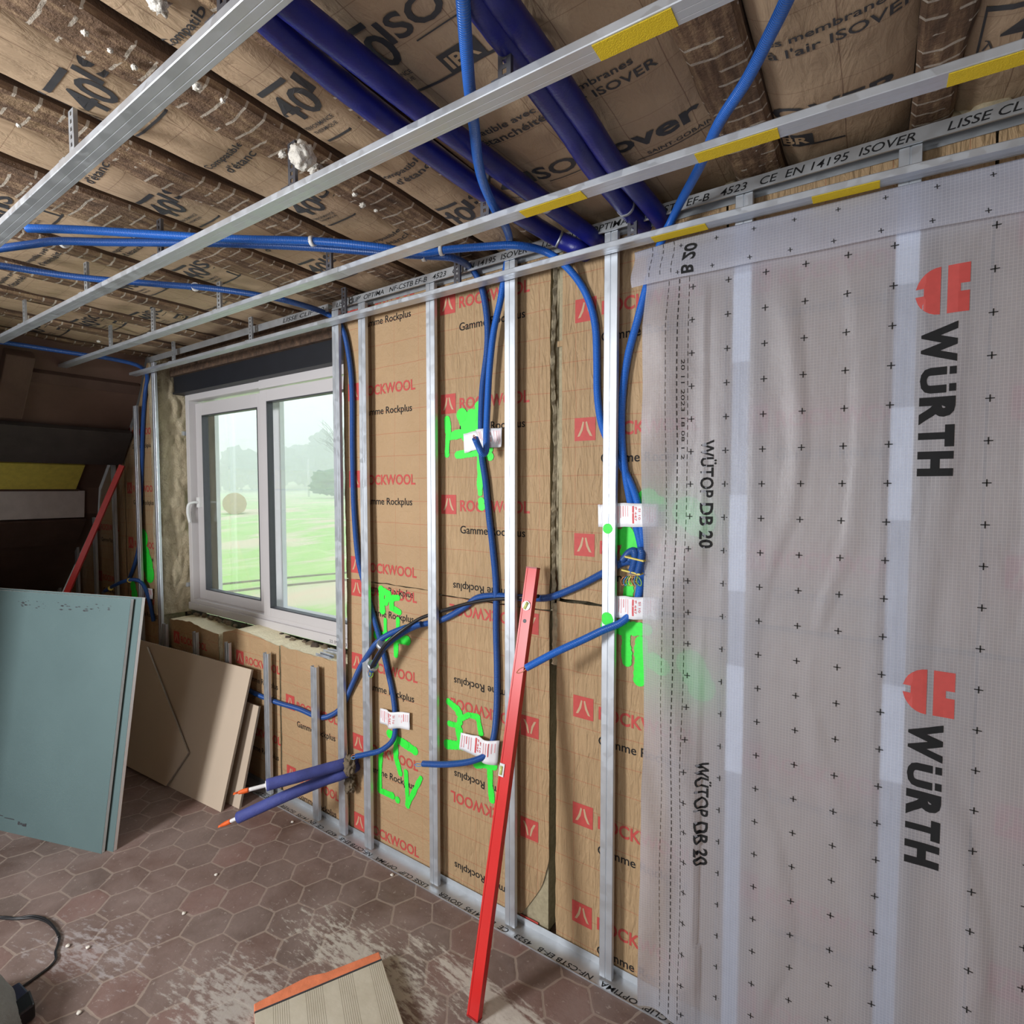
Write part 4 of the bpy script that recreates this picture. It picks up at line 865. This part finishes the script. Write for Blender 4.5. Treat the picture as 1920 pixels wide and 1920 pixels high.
# left corner conduits
tI,PI_=conduit_(path([(-80,628,'z',2.50),(0,641,'z',2.50),(60,650,'z',2.50),(150,664,'z',2.50),(220,675,'z',2.50),(262,687,'z',2.49)]+[(276,705,'y',.0),(272,740,'y',.03)]+Yp([(268,800),(266,880),(263,960),(261,1020),(252,1060),(240,1090)])),'dark blue conduit along the far left ceiling edge and down the corner',r=.0125)
tJ,PJ=conduit_(path([(288,1165,'y',.034),(281,1130,'y',.03),(271,1100,'y',.015),(258,1088,'y',-.01),(240,1088,'y',-.04),(220,1095,'y',-.07),(197,1108,'y',-.10)]),'short blue conduit with yellow ties poking out above the teal board',wires=(.04,2),r=.0125)
for u,v,y in ((243,1088,-.035),(207,1103,-.09)):
    p=aty(u,v,y); mb=MB(); mb.tube([p-Vector((.006,0,0)),p+Vector((.006,0,0))],.016,12,0,True,1); mb.build('yellow_tie','yellow_plastic',tJ)
# ================================================================== INSULATED PIPES
def pipe(pts,label,r=.027,mat='foam_pipe',tip=None,bands=()):
    mb=MB(); P=mb.tube(pts,r,18,0,True,10,.03); t=thing('insulated_pipe',tuple(P[len(P)//2]),label,'insulated pipe'); mb.build('foam_sleeve',[mat],t)
    for q,mt in bands:
        i=int(q*(len(P)-2)); mb=MB(); mb.tube([P[i],P[i+1].lerp(P[i],.3)],r*1.06,18,0,True,1); mb.build('tape_band',mt,t)
    if tip:
        d=(P[-1]-P[-3]).normalized(); e=P[-1]; L1,L2=tip
        mb=MB(); mb.tube([e-d*.01,e+d*.004],r*.72,16,0,True,1); mb.build('sleeve_end','white_plastic',t)
        mb=MB(); mb.tube([e-d*.02,e+d*L1],.0085,12,0,True,2); mb.build('white_tube','white_plastic',t)
        mb=MB(); q=e+d*L1; mb.tube([q-d*.012,q+d*.012,q+d*L2*.7,q+d*L2],lambda s:.0105-.003*s,10,0,True,4,.25)
        for k in range(4): mb.frame(q+d*(L2*.3+k*.006)+Vector((-.008,0,-.008)),d*.02,(0,.004,.009),(.009,0,.004))
        mb.build('orange_plug','orange_tape',t)
    return t
zp=2.552
pipe(path(Zp([(430,-35),(505,40),(570,98),(640,158),(750,243),(850,318),(950,388),(1040,444)],zp)+[(1085,466,'y',.0),(1105,482,'y',.09)]),'thick dark blue insulated pipe, lower left one of the left pair',bands=[(.80,'galvanised_dull')])
pipe(path(Zp([(490,-40),(555,18),(620,70),(690,126),(790,206),(890,282),(985,352),(1065,410)],zp+.004)+[(1110,444,'y',.0),(1130,460,'y',.09)]),'thick dark blue insulated pipe, upper right one of the left pair',bands=[(.72,'galvanised_dull')])
pipe(path(Zp([(850,-70),(905,15),(960,90),(1015,170),(1065,240),(1110,310),(1160,372)],zp)+[(1195,412,'y',.0),(1215,432,'y',.08)]),'thick dark blue insulated pipe, left one of the right pair, torn sleeve',bands=[(.66,'steel_dark'),(.80,'galvanised_dull')])
pipe(path(Zp([(895,-70),(945,10),(1000,85),(1055,165),(1105,238),(1150,305),(1200,362)],zp+.004)+[(1235,405,'y',.0),(1250,428,'y',.08)]),'thick dark blue insulated pipe, right one of the right pair',bands=[(.68,'steel_dark')])
p0=aty(652,1428,-.0)
pipe(path([(665,1424,'y',.05),(645,1432,'y',-.03),(610,1442,'y',-.11),(560,1456,'y',-.22),(500,1472,'y',-.33)]),'short dusty blue pipe stub out of the wall, upper one of two with orange plug',.0255,'foam_dusty',(.085,.028))
pipe(path([(668,1436,'y',.05),(645,1450,'y',-.03),(600,1466,'y',-.12),(530,1495,'y',-.26),(447,1533,'y',-.38)]),'long dusty blue pipe stub out of the wall, lower one of two with orange plug',.0255,'foam_dusty',(.05,.035))
for (u,v,y,rx,rz,lb,s_) in ((655,1435,-.028,.030,.048,'brown lump of clay where the two blue stubs leave the wall',1),(657,1470,.015,.026,.040,'smaller brown clay lump hanging under the blue stubs',2)):
    p=aty(u,v,y); mb=MB(); mb.blob(p,rx,.022,rz,4,.5,3.2,0,s_); tag(mb.build('clay_lump','clay'),lb,'clay lump')
# ================================================================== PAPER LABELS STUCK OVER CONDUITS
def paper(quads,label,y,prints=True,bulge=None):
    """white printed strip given by its four corners in the wall plane"""
    t=None
    mb=MB(); n=14; A,B,C,D=[aty(u,v,y) for u,v in quads]
    def f(a,b,off=0.):
        p=(A.lerp(B,a)).lerp(D.lerp(C,a),b); k=sum(h*math.exp(-((a-c)/w_)**2) for c,w_,h in (bulge or []))
        return (p.x,y-k-off+.003*noise.noise(Vector((a*5,b*3,A.x))),p.z+.003*noise.noise(Vector((a*4,7,A.x))))
    for j in range(7):
        for i in range(n+1): mb.V.append(f(i/n,j/6))
    for j in range(6):
        for i in range(n): mb.F.append([j*(n+1)+i,j*(n+1)+i+1,(j+1)*(n+1)+i+1,(j+1)*(n+1)+i]); mb.M.append(0); mb.S.append(True)
    if prints:
        def vt(s_,a0,b0,la,wb,mi):   # text running down the strip
            put_text(mb,s_,wb,la,lambda p,q:f(a0+q,b0+p,.0009),mi,.01)
        vt('P 447',.46,.15,.05,.6,1); vt('SI 10',.55,.2,.045,.5,1)
        put_rect(mb,.40,.445,.1,.85,lambda p,q:f(p,q,.0009),1,.1)
        for a0,m_ in ((.04,2),(.10,2),(.16,1),(.22,2),(.28,2),(.68,2),(.74,2),(.80,1),(.86,2),(.92,2)):
            put_rect(mb,a0,a0+.018,.12,.5+.35*random.random(),lambda p,q:f(p,q,.0009),m_,.1)
    o=mb.build('paper_label',['paper_white','label_red','label_pink']); sol=o.modifiers.new('thick','SOLIDIFY'); sol.thickness=.0006; sol.offset=-1; tag(o,label,'paper label'); return o
B1=[(.5,.28,.028)]
paper([(869,814),(898,806),(898,842),(871,850)],'small white label left of the hooked conduit, over the green mark',.040,False)
paper([(893,806),(941,802),(940,838),(905,842)],'white label with red print over the two conduits left of the middle stud',.026,True,[(.3,.25,.022)])
paper([(1156,943),(1234,945),(1234,988),(1156,988)],'upper white label with red print beside the membrane edge',.020,True,[(.4,.3,.004)])
paper([(1121,946),(1133,946),(1133,988),(1122,988)],'sliver of white label showing left of the stud near the membrane',.040,False)
paper([(1157,1117),(1236,1121),(1236,1163),(1156,1158)],'lower white label with red print beside the membrane edge',.018,True,[(.45,.2,.012)])
paper([(713,1328),(768,1337),(768,1369),(712,1356)],'white label with pink print over the conduit above the LV mark',.034,True,[(.48,.16,.026)])
paper([(864,1374),(938,1388),(934,1434),(861,1405)],'crumpled white label by the lower end of the conduit, left of the red level',.030,True,[(.75,.2,.026)])
paper([(262,1101),(286,1104),(286,1124),(266,1121)],'small pinkish label in the far corner above the teal board',.030,True)
# ================================================================== MEMBRANE
def mem(x,z):
    st=min(abs(x+.327),abs(x-.052),abs(x-.45)); w_=max(0,min(1,(st-.03)/.13)); w_=w_*w_*(3-2*w_)
    fold=.014*math.sin(x*32+1.6*noise.noise(Vector((x*1.5,z*1.2,2)))*4)+.014*noise.noise(Vector((x*5,z*1.1,5)))+.003*noise.noise(Vector((x*22,z*9,6)))
    y=-.007+w_*(.008+fold*.8)
    if x<-.42: y-=.012+(-.42-x)*.10+.006*math.sin(z*3)
    q=max(0,min(1,(z-2.2)/.12)); y=y*(1-q)-.0045*q
    return min(y,-.0035) if st>.03 else -.0045
MX0,MX1,MZ0,MZ1=-.602,.86,.01,2.418
tM=thing('vapour_membrane',(.13,-.01,0),'large grey translucent membrane printed with red and black logos, hung over studs at right','membrane')
mb=MB(); nx,nz=170,200
def mx(i,z): 
    x=MX0+(MX1-MX0)*i/nx
    return x+(.008*math.sin(z*2.2)+.004*noise.noise(Vector((z*5,0,1))))*(1-i/nx)**8
for j in range(nz+1):
    z=MZ0+(MZ1-MZ0)*j/nz
    for i in range(nx+1):
        x=mx(i,z); mb.V.append((x,mem(x,z),z))
for j in range(nz):
    for i in range(nx): mb.F.append([j*(nx+1)+i,j*(nx+1)+i+1,(j+1)*(nx+1)+i+1,(j+1)*(nx+1)+i]); mb.M.append(0); mb.S.append(True)
def mp_(x,z,o=.0012): return (x,mem(x,z)-o,z)
def cross(mb,x,z,f,s=.0085,w_=.0013,mi=1):
    put_rect(mb,x-s,x+s,z-w_,z+w_,f,mi); put_rect(mb,x-w_,x+w_,z-s,z+s,f,mi)
cols=[-.464,-.364,-.2654,-.168,-.072,.0256,.215,.312,.41,.51,.61,.7]
for cx in cols:
    k=0; z=2.298
    while z>.03: cross(mb,cx,z,lambda a,b:mp_(a,b)); z-=.0977
    
def vtext(s,x0,x1,z0,z1,bold=.06,shear=0.):
    # reads downwards: letter tops towards +x
    put_text(mb,s,z1-z0,x1-x0,lambda a,b:mp_(x0+b,z1-a),1,bold,shear,.02)
wz=[]
def unz(u,v): p=aty(u,v,-.006); return p.x,p.z
for k in range(-1,3):
    dz=-.972*k
    z1=unz(1745,608)[1]+dz; z0=unz(1745,893)[1]+dz
    if z1>2.4 or z0<0.02: continue
    def glyph(ch,a,b,hh=1.): put_text(mb,ch,(b-a)*(z1-z0),.069*hh,lambda p,q:mp_(.084+q,z1-a*(z1-z0)-p),1,.06,0,.02)
    for ch,a,b,hh in (('W',0,.258,1),('U',.286,.455,.74),('R',.479,.66,1),('T',.663,.807,1),('H',.836,1,1)): glyph(ch,a,b,hh)
    for a,b in ((.288,.338),(.398,.448)): put_rect(mb,.084+.069*.81,.153,z1-b*(z1-z0),z1-a*(z1-z0),mp_,1,.02)
    # round headed emblem in two halves
    c=unz(1757,546); cz=c[1]+dz; h=.056
    xa,xb,xc,xd=.070,.118,.131,.172
    half=[(xb,cz+h)]+[(xb-(xb-xa)*math.sin(q),cz+h*math.cos(q)) for q in [i*math.pi/14 for i in range(1,7)]]+[(xa,cz+.010),(xa+.016,cz+.010),(xa+.016,cz-.008),(xa,cz-.008)]+[(xb-(xb-xa)*math.sin(q),cz+h*math.cos(q)) for q in [i*math.pi/14 for i in range(8,14)]]+[(xb,cz-h)]
    put_poly(mb,half,mp_,2,.02)
    for zA,zB,xe in ((cz+.010,cz+h,xd),(cz-.008,cz+.010,xd-.017),(cz-h,cz-.008,xd)): put_rect(mb,xc,xe,zA,zB,mp_,2,.02)
for k in range(-1,3):
    dz=-.972*k; z1=unz(1325,825)[1]+dz; z0=unz(1325,1028)[1]+dz
    if z1>2.3 or z0<.02: continue
    a,b_=unz(1313,930)[0],unz(1338,930)[0]; L_=z1-z0
    put_text(mb,'WÜTOP',L_*.53,(b_-a)*1.2,lambda p,q:mp_(a+q,z1-p),1,.022,0,.02); put_text(mb,'DB 20',L_*.42,(b_-a)*1.0,lambda p,q:mp_(a+q,z1-L_*.58-p),1,.028,0,.02)
for u,w_ in ((1246,.0007),(1265,.0013),(1283,.0008)):
    x=unz(u,1200)[0]; z=2.33
    while z>.04: put_rect(mb,x-w_,x+w_,z-.014,z,mp_,1); z-=.022
put_text(mb,'20 11 2023 18 08 1 2',.30,.010,lambda p,q:mp_(unz(1278,760)[0]+q,unz(1278,675)[1]-p),1)
mb.build('membrane_sheet',['membrane','ink_black','ink_red'],tM)
# turned down top fold with a rounded crest
mb=MB(); FX0,FX1=-.645,.86; nx=150; prof=[]
def foldpt(x,q,o=0.):
    zt=RA4(x).z-.006-.003*abs(noise.noise(Vector((x*3,0,0))))-.01*max(0,(-.5-x)*5); h=.118+.008*noise.noise(Vector((x*4,2,0)))+.012*(x-FX0)*.4
    if q<.15: s=q/.15*math.pi/2; return (x,-.0055-.009*(1-math.cos(s)),zt-.02+.02*math.sin(s))
    s=(q-.15)/.85; return (x+.004*math.sin(s*6),-.0145-.016*math.sin(s*1.9)-.005*noise.noise(Vector((x*6,s*2,3)))-o,zt-s*h)
nq=16
for j in range(nq+1):
    for i in range(nx+1): mb.V.append(foldpt(FX0+(FX1-FX0)*i/nx,j/nq))
for j in range(nq):
    for i in range(nx): mb.F.append([j*(nx+1)+i,j*(nx+1)+i+1,(j+1)*(nx+1)+i+1,(j+1)*(nx+1)+i]); mb.M.append(0); mb.S.append(True)
def fp(x,z): # z measured down from the crest
    return foldpt(x,.15+.85*min(1,max(0,z/.12)),.0012)
for cx in [-.59,-.52,-.43]:
    pass
for cx in (-.50,-.40,-.30,-.2,-.1,0.0,.1,.2,.3,.4): 
    for q in (.025,.105): put_rect(mb,cx-.006,cx+.006,q-.001,q+.001,fp,1); put_rect(mb,cx-.001,cx+.001,q-.006,q+.006,fp,1)
x5=unz(1295,470)[0]
put_text(mb,'B 20',.088,.038,lambda p,q:fp(x5-.018+q,.112-p),1,.03,0,.02)
for u in (1225,1245,1265):
    x=unz(u,480)[0]; z=.004
    while z<.105: put_rect(mb,x-.0008,x+.0008,z,z+.013,fp,1); z+=.021
f=mb.build('top_fold',['membrane','ink_black'],tM)
# ================================================================== SPIRIT LEVEL
def level(base,top,wd,dp,label,mats=('level_red','level_side'),vials=True,side=Vector((1,0,0))):
    base=Vector(base);top=Vector(top); ax=(top-base); ln=ax.length; a=ax.normalized(); s=(side-a*side.dot(a)).normalized(); n=a.cross(s)
    if n.y>0: n=-n
    t=thing('spirit_level',tuple(base),label,'spirit level')
    o=base-s*wd/2-n*(-dp/2)*-1
    mb=MB(); g=.010
    # hollow box beam: front and back webs with slightly proud flanges
    pr=[(-wd/2,-dp/2),(-wd/2,dp/2),(-wd/2+.006,dp/2),(-wd/2+.007,dp/2-.0015),(wd/2-.007,dp/2-.0015),(wd/2-.006,dp/2),(wd/2,dp/2),(wd/2,-dp/2)]
    mb.sweep([base+a*.004,top-a*.004],pr,lambda i:(s,n)); mb.build('level_body',mats[0],t)
    for e in (base,top-a*.005):
        mb=MB(); mb.sweep([e,e+a*.005],[(-wd/2-.0005,-dp/2-.0005),(-wd/2-.0005,dp/2+.0005),(wd/2+.0005,dp/2+.0005),(wd/2+.0005,-dp/2-.0005)],lambda i:(s,n)); mb.build('end_cap',mats[1],t)
    if vials:
        def at(f_,dx=0): return base+a*ln*f_+n*(dp/2)+s*dx
        c=at(.952*.94+.0,0)
        c=at(.905); mb=MB(); mb.tube([c-n*.004,c+n*.003],.0165,24,0,True,1); v_=mb.build('vial_ring','clear_plastic',t)
        mb=MB(); mb.tube([c+n*.0015-a*.012-s*.005,c+n*.0015+a*.012+s*.005],.0065,12,0,True,1); x_=mb.build('vial','vial',v_) ; x_['_o']=v_['_o']
        c=at(.868,0); mb=MB(); mb.tube([c-n*.003,c+n*.0015-n*.002],.007,16,0,True,1); mb.build('hanging_hole','gasket',t)
        c=at(.52,-wd/2+.007); mb=MB(); mb.frame(c-s*.007-a*.02-n*.002,s*.02,a*.042,n*.004); v_=mb.build('vial_window','clear_plastic',t); mb=MB(); mb.tube([c+s*.002-a*.014+n*.001,c+s*.002+a*.014+n*.001],.006,10,0,True,1); mb.build('vial','vial',v_)
    return t
lb=atz(889,1908,.0); lt=Vector((-1.013,-.018,1.415))
level((lb.x,lb.y,.001),lt,.044,.024,'long red spirit level leaning on a stud in the middle of the wall')
a=atz(150,1112,0)
level((-4.62,-.70,.005),(-4.42,-.03,1.86),.07,.03,'dark red straightedge leaning in the far corner behind the teal board',('level_red','level_side'),False,Vector((.9,-.45,0)).normalized())
# ================================================================== PLASTERBOARDS
def board(base0,base1,up,H,th,label,mat,edge='plaster_board_white',name='plasterboard',group=None,tape=None,poly=None):
    base0=Vector(base0);base1=Vector(base1); up=Vector(up).normalized(); al=(base1-base0); n=al.normalized().cross(up).normalized()
    if n.y>0: n=-n
    t=thing(name,tuple((base0+base1)/2),label,'plasterboard',group)
    P=[base0,base1,base1+up*H,base0+up*H] if poly is None else [base0+al.normalized()*a+up*b for a,b in poly]
    mb=MB(); mb.prism([p-n*.0012 for p in P],-n*(th-.0024),0); mb.build('gypsum_core',edge,t)
    mb=MB(); mb.prism(P,-n*.0012,0); fo=mb.build('front_paper',mat,t)
    mb=MB(); mb.prism([p-n*(th-.0012) for p in P],-n*.0012,0); mb.build('back_paper','board_edge' if mat!='board_teal' else 'board_beige',t)
    return t,al.normalized(),up,n
g0=Vector((-2.943,-.709,.0)); gd=Vector((-.9466,-.3224,0)); gu=Vector((-.060,.176,1.165)).normalized()
tg,al,up_,nn=board(g0+gd*2.2,g0,gu,1.172,.016,'front teal plasterboard of the leaning pair at the left, dusty scuffs along its top','board_teal')
mb=MB()
for k in range(46):
    a=random.uniform(.12,.75); b=1.12+random.uniform(-.02,.02)-(a-.12)*.02; p=g0+gd*a+gu*b+nn*.0006; r=random.uniform(.002,.008)
    mb.add([p+gd*(-r*2),p+gu*(-r*.5),p+gd*(r*2),p+gu*(r*.5)],[(0,1,2,3)],0)
def smudge(a,b,w_,h_):
    q=g0+gd*a+gu*b+nn*.0009; mb.add([q,q-gd*w_,q-gd*(w_*.93)+gu*h_,q-gd*(w_*.05)+gu*h_*.9],[(0,1,2,3)],0)
for a_,b_,w_,h_ in ((.545,.045,.014,.016),(.528,.047,.012,.010),(.514,.043,.016,.013),(.497,.044,.010,.015),(.64,.062,.07,.004),(.70,.068,.05,.004)): smudge(a_,b_,w_,h_)
o=mb.build('board_marks','ink_grey',tg); o['kind']='stuff'
off=Vector((.030,.036,0))
board(g0+off+gd*2.2,g0+off,gu,1.176,.018,'rear teal plasterboard of the leaning pair, white edge showing beyond the front one','board_teal')
q0=Vector((-4.13,-.328,0)); q1=Vector((-2.806,-.229,0)); qu=Vector((-.062,.219,.683)).normalized()
board(q0,q1,qu,.722,.013,'wide beige plasterboard leaning on the short studs under the window','board_beige','board_edge')
s0=atz(311,1472,.0)
poly=[]
for (u,v) in ((311,1474),(226,1430),(190,1412),(150,1330),(200,1250),(250,1228),(275,1213),(352,1412)):
    d=ray(u,v); pn=(q1-q0).normalized().cross(qu).normalized(); pp=q1+Vector((0,-.021,0)); tt=(pp-CP).dot(pn)/d.dot(pn); h_=CP+d*tt; hv=h_-(q0+Vector((0,-.021,0))); al_=(q1-q0).normalized(); g_=al_.dot(qu); A_,B_=hv.dot(al_),hv.dot(qu); bb=(B_-g_*A_)/(1-g_*g_); poly.append((A_-g_*bb,max(0,bb)))
board(q0+Vector((0,-.021,0)),q1+Vector((0,-.021,0)),qu,.7,.010,'beige plasterboard offcut with slanting edge lying against the wide beige board','board_beige','board_edge',poly=poly)
board((-3.5,-.20,0),(-2.755,-.160,0),Vector((-.055,.155,.49)),.515,.013,'low beige plasterboard behind the wide one, its right edge showing','board_beige','board_edge')
# ================================================================== PLANK, CORD, CLOTH
a=atz(477,1900,.045); b=atz(716,1800,.045); c_=atz(776,1920,.045)
d1=(b-a); dd=Vector((-d1.y,d1.x,0)).normalized(); dd=dd if dd.dot(c_-b)>0 else -dd
tp_=thing('scaffold_plank',(b.x,b.y,0),'dusty grooved wooden plank with a chipped orange end, lying on the floor in front','plank')
mb=MB(); mb.prism([a+Vector((0,0,-.04)),b+Vector((0,0,-.04)),b+dd*1.15+Vector((0,0,-.04)),a+dd*1.15+Vector((0,0,-.04))],(0,0,.040)); mb.build('plank_board','plank',tp_,bev=.002)
mb=MB(); e=d1.normalized(); mb.prism([a-dd*.004+Vector((0,0,-.045)),b-dd*.004+Vector((0,0,-.045)),b-dd*.04+Vector((0,0,-.045)),b*.55+a*.45-dd*.044+Vector((0,0,-.045)),b*.42+a*.58-dd*.058+Vector((0,0,-.045)),b*.25+a*.75-dd*.05+Vector((0,0,-.045)),a-dd*.036+Vector((0,0,-.045))],(0,0,.045)); 
mb.build('end_strip','orange_paint',tp_,bev=.003)
mb=MB(); mb.prism([a-dd*.004+Vector((0,0,-.045)),b-dd*.004+Vector((0,0,-.045)),b+Vector((0,0,-.045)),a+Vector((0,0,-.045))],(0,0,.047)); mb.build('end_groove','gasket',tp_)
t=thing('power_cord',tuple(atz(90,1760,.004)),'black power cord curling on the tiles at the lower left, ending in a plug','cord')
mb=MB(); mb.tube([atz(u,v,.006) for u,v in ((-120,1705),(-50,1712),(0,1721),(30,1723),(60,1721),(85,1727),(100,1739),(111,1755),(109,1770),(104,1785),(105,1797),(96,1810),(80,1823),(58,1839),(36,1854))],.0042,8,0,True,8); mb.build('cord_sheath','black_cable',t)
mb=MB(); mb.tube([atz(u,v,.010) for u,v in ((-120,1712),(-50,1724),(0,1719),(30,1721),(60,1717),(85,1723),(101,1738),(110,1757))],.0034,8,0,True,8); mb.build('cord_sheath','black_cable',t)
pl=atz(30,1858,.02); pe=atz(52,1895,.02); d=(pe-pl); s_=Vector((-d.y,d.x,0)).normalized()
mb=MB(); mb.prism([pl-s_*.035+Vector((0,0,-.018)),pl+s_*.010+Vector((0,0,-.018)),pl+d*.75+s_*.018+Vector((0,0,-.018)),pl+d*1.1+s_*.008+Vector((0,0,-.018)),pl+d*1.2-s_*.04+Vector((0,0,-.018))],(0,0,.045)); mb.build('plug_body','blue_plastic',t,bev=.006)
mb=MB(); mb.prism([pl+d*.6+s_*.019+Vector((0,0,-.017)),pl+d*1.25+s_*.012+Vector((0,0,-.017)),pl+d*1.35-s_*.045+Vector((0,0,-.017)),pl+d*.8-s_*.045+Vector((0,0,-.017))],(0,0,.050)); mb.build('plug_grip','black_plastic',t,bev=.006)
# grey cloth bag at the corner
cb=atz(-5,1905,.09); mb=MB()
n1,n2=30,22
for j in range(n2+1):
    th_=j/n2*math.pi*.5
    for i in range(n1):
        ph=2*math.pi*i/n1; r=.21*math.cos(th_)**.7*(1+.10*noise.noise(Vector((math.cos(ph)*1.6,math.sin(ph)*1.6,j*.16)))+.04*math.sin(ph*7+j*.3))
        mb.V.append((cb.x-.085+r*math.cos(ph)*1.0,cb.y-.115+r*math.sin(ph)*.85,.20*math.sin(th_)+.004))
for j in range(n2):
    for i in range(n1): mb.F.append([j*n1+i,j*n1+(i+1)%n1,(j+1)*n1+(i+1)%n1,(j+1)*n1+i]); mb.M.append(0); mb.S.append(True)
mb.F.append(list(range(n1))[::-1]); mb.M.append(0); mb.S.append(False)
tag(mb.build('cloth_bag','cloth_grey'),'grey creased cloth bundle cut off by the lower left corner','cloth bundle')
# loose metal connectors on the sill wool
for k,(u,v,lb_) in enumerate(((608,1231,'front'),(622,1224,'rear'))):
    p=atz(u,v,.848); mb=MB(); mb.sweep([p+Vector((-.05,-.0,.0)),p+Vector((.06,.01*k,.0))],[(-.014,.014),(-.014,0),(.014,0),(.014,.014),(.0125,.014),(.0125,.0015),(-.0125,.0015),(-.0125,.014)],lambda i:(Vector((0,1,0)),Vector((0,0,1))))
    tag(mb.build('metal_connector','galvanised'),'%s loose metal connector piece lying on the wool under the window'%lb_,'metal connector')
for k,(u,v) in enumerate(((735,1640),(215,1470),(500,1500),(548,1541),(345,1712),(405,1640),(165,1776),(148,1898),(127,1773))):
    if k<9:
        p=atz(u,v,.004); mb=MB(); mb.blob((p.x,p.y,.004),.008,.007,.004,2,.5,2,0,k+3); tag(mb.build('plaster_crumb','wool_white'),'tiny white plaster crumb on the tiled floor','plaster crumb','crumbs on the floor')
# ================================================================== OUTDOORS
def gz(x,y):
    d=max(0,y-.6); z=-.35+.055*min(d,12)+.014*max(0,min(d,60)-12)+.085*max(0,d-60)+.18*noise.noise(Vector((x*.12,y*.12,0)))
    return z
mb=MB(); xs=[-260+i*4 for i in range(76)]; ysf=[.75*1.085**k for k in range(66)]
for y in ysf:
    for x in xs: mb.V.append((x,y,gz(x,y)))
for j in range(len(ysf)-1):
    for i in range(len(xs)-1): mb.F.append([j*76+i,j*76+i+1,(j+1)*76+i+1,(j+1)*76+i]); mb.M.append(0); mb.S.append(True)
o=mb.build('ground','field'); struct(o)
def outp(u,v,dist):
    d=ray(u,v); d2=math.hypot(d.x,d.y); p=CP+d*(dist/d2); return p
p=outp(440,938,33); mb=MB(); z=gz(p.x,p.y); mb.tube([(p.x+.5,p.y-.28,z+.56),(p.x-.5,p.y+.28,z+.56)],.58,24,0,True,1,.05); tag(mb.build('hay_bale','hay'),'round hay bale in the hazy field seen through the left pane','hay bale')
def treeobj(u,dist,h,w_,label,seed,mat='tree_far',zoff=0):
    p=outp(u,900,dist); z=gz(p.x,p.y)+zoff; t=thing('tree',(p.x,p.y,z),label,'tree','hazy trees beyond the field'); mb=MB()
    for k in range(9): mb.blob((p.x+random.uniform(-.4,.4)*w_,p.y+random.uniform(-.3,.3)*w_,z+h*random.uniform(.25,.78)),w_*.3,w_*.3,h*.24,3,.5,3,0,seed*11+k)
    mb.build('crown',mat,t); mb=MB(); mb.tube([(p.x,p.y,z-.5),(p.x,p.y,z+h*.5)],.25,8,0,True,2); mb.build('trunk','bark',t)
i=0
for u,h,w_ in ((372,9,7.5),(412,10,7.5),(452,8.5,7.5),(492,8,7.5),(532,9,7.5),(572,9,7.5),(612,11,8),(655,12,8)):
    treeobj(u,118+12*(i%2),h,w_,'soft grey tree of the hazy line beyond the field',i); i+=1
treeobj(630,60,3.0,4.0,'dark green bush at the right end of the field',40,'hedge')
p=outp(578,880,70); z=gz(p.x,p.y); mb=MB(); mb.tube([(p.x,p.y,z),(p.x,p.y,z+4.6)],.12,8,0,True,1); tag(mb.build('utility_pole','pvc_white'),'pale pole standing in front of the trees in the right pane','pole')
# bare tree branches in the right pane
p=outp(640,860,60); z=gz(p.x,p.y); t=thing('bare_tree',(p.x,p.y,z),'bare leafless tree reaching into the right pane','tree'); mb=MB(); mb.tube([(p.x,p.y,z),(p.x-.2,p.y,z+5)],.16,8,0,True,2); mb.build('trunk','bark',t); mb=MB()
for k in range(26):
    a_=random.uniform(0,6.28); h_=z+3.5+random.random()*2; q=Vector((p.x,p.y,h_)); e=q+Vector((-abs(math.cos(a_))*3.2,math.sin(a_)*2,1.4+random.random()*1.9)); m_=q.lerp(e,.5)+Vector((0,0,.4)); mb.tube([q,m_,e],lambda s:.05*(1-.8*s),5,0,True,3)
    for w2 in range(3): f1=q.lerp(e,.4+.2*w2); mb.tube([f1,f1+Vector((random.uniform(-1,.4),random.uniform(-.6,.6),random.uniform(.3,1)))],.016,4,0,True,1)
mb.build('branches','bark',t)
for k,(v0,) in enumerate(((989,),(1000,))):
    mb=MB(); pts=[outp(u,v0+(u-400)*.075*(1 if k else .8),11.5+k*-.8) for u in (360,420,480,560,640,700)]; pts=[(q.x,q.y,gz(q.x,q.y)+.02) for q in pts]
    n=len(pts); mb.sweep(pts,[(-.07,-.03),(-.05,.01),(.05,.01),(.07,-.03)],lambda i:(Vector((0,1,0)),Vector((0,0,1)))); tag(mb.build('wheel_rut','track_mud'),('far' if k==0 else 'near')+' muddy wheel rut across the grass outside','wheel rut')
# drifting fog outside
m=bpy.data.materials.new('fog'); m.use_nodes=True; t=m.node_tree; t.nodes.clear(); o=t.nodes.new('ShaderNodeOutputMaterial'); vs_=t.nodes.new('ShaderNodeVolumeScatter'); vs_.inputs['Color'].default_value=(.97,.985,1,1); vs_.inputs['Density'].default_value=.014; vs_.inputs['Anisotropy'].default_value=.3; t.links.new(vs_.outputs[0],o.inputs['Volume']); MATS['fog']=m
mb=MB(); mb.box(-270,20,3,150,-2,26); o=mb.build('fog_bank','fog'); tag(o,'pale fog lying over the field outside the window','fog',None,'stuff')
for o in list(bpy.data.objects):
    if '_o' in o: del o['_o']
    if '_at' in o: del o['_at']
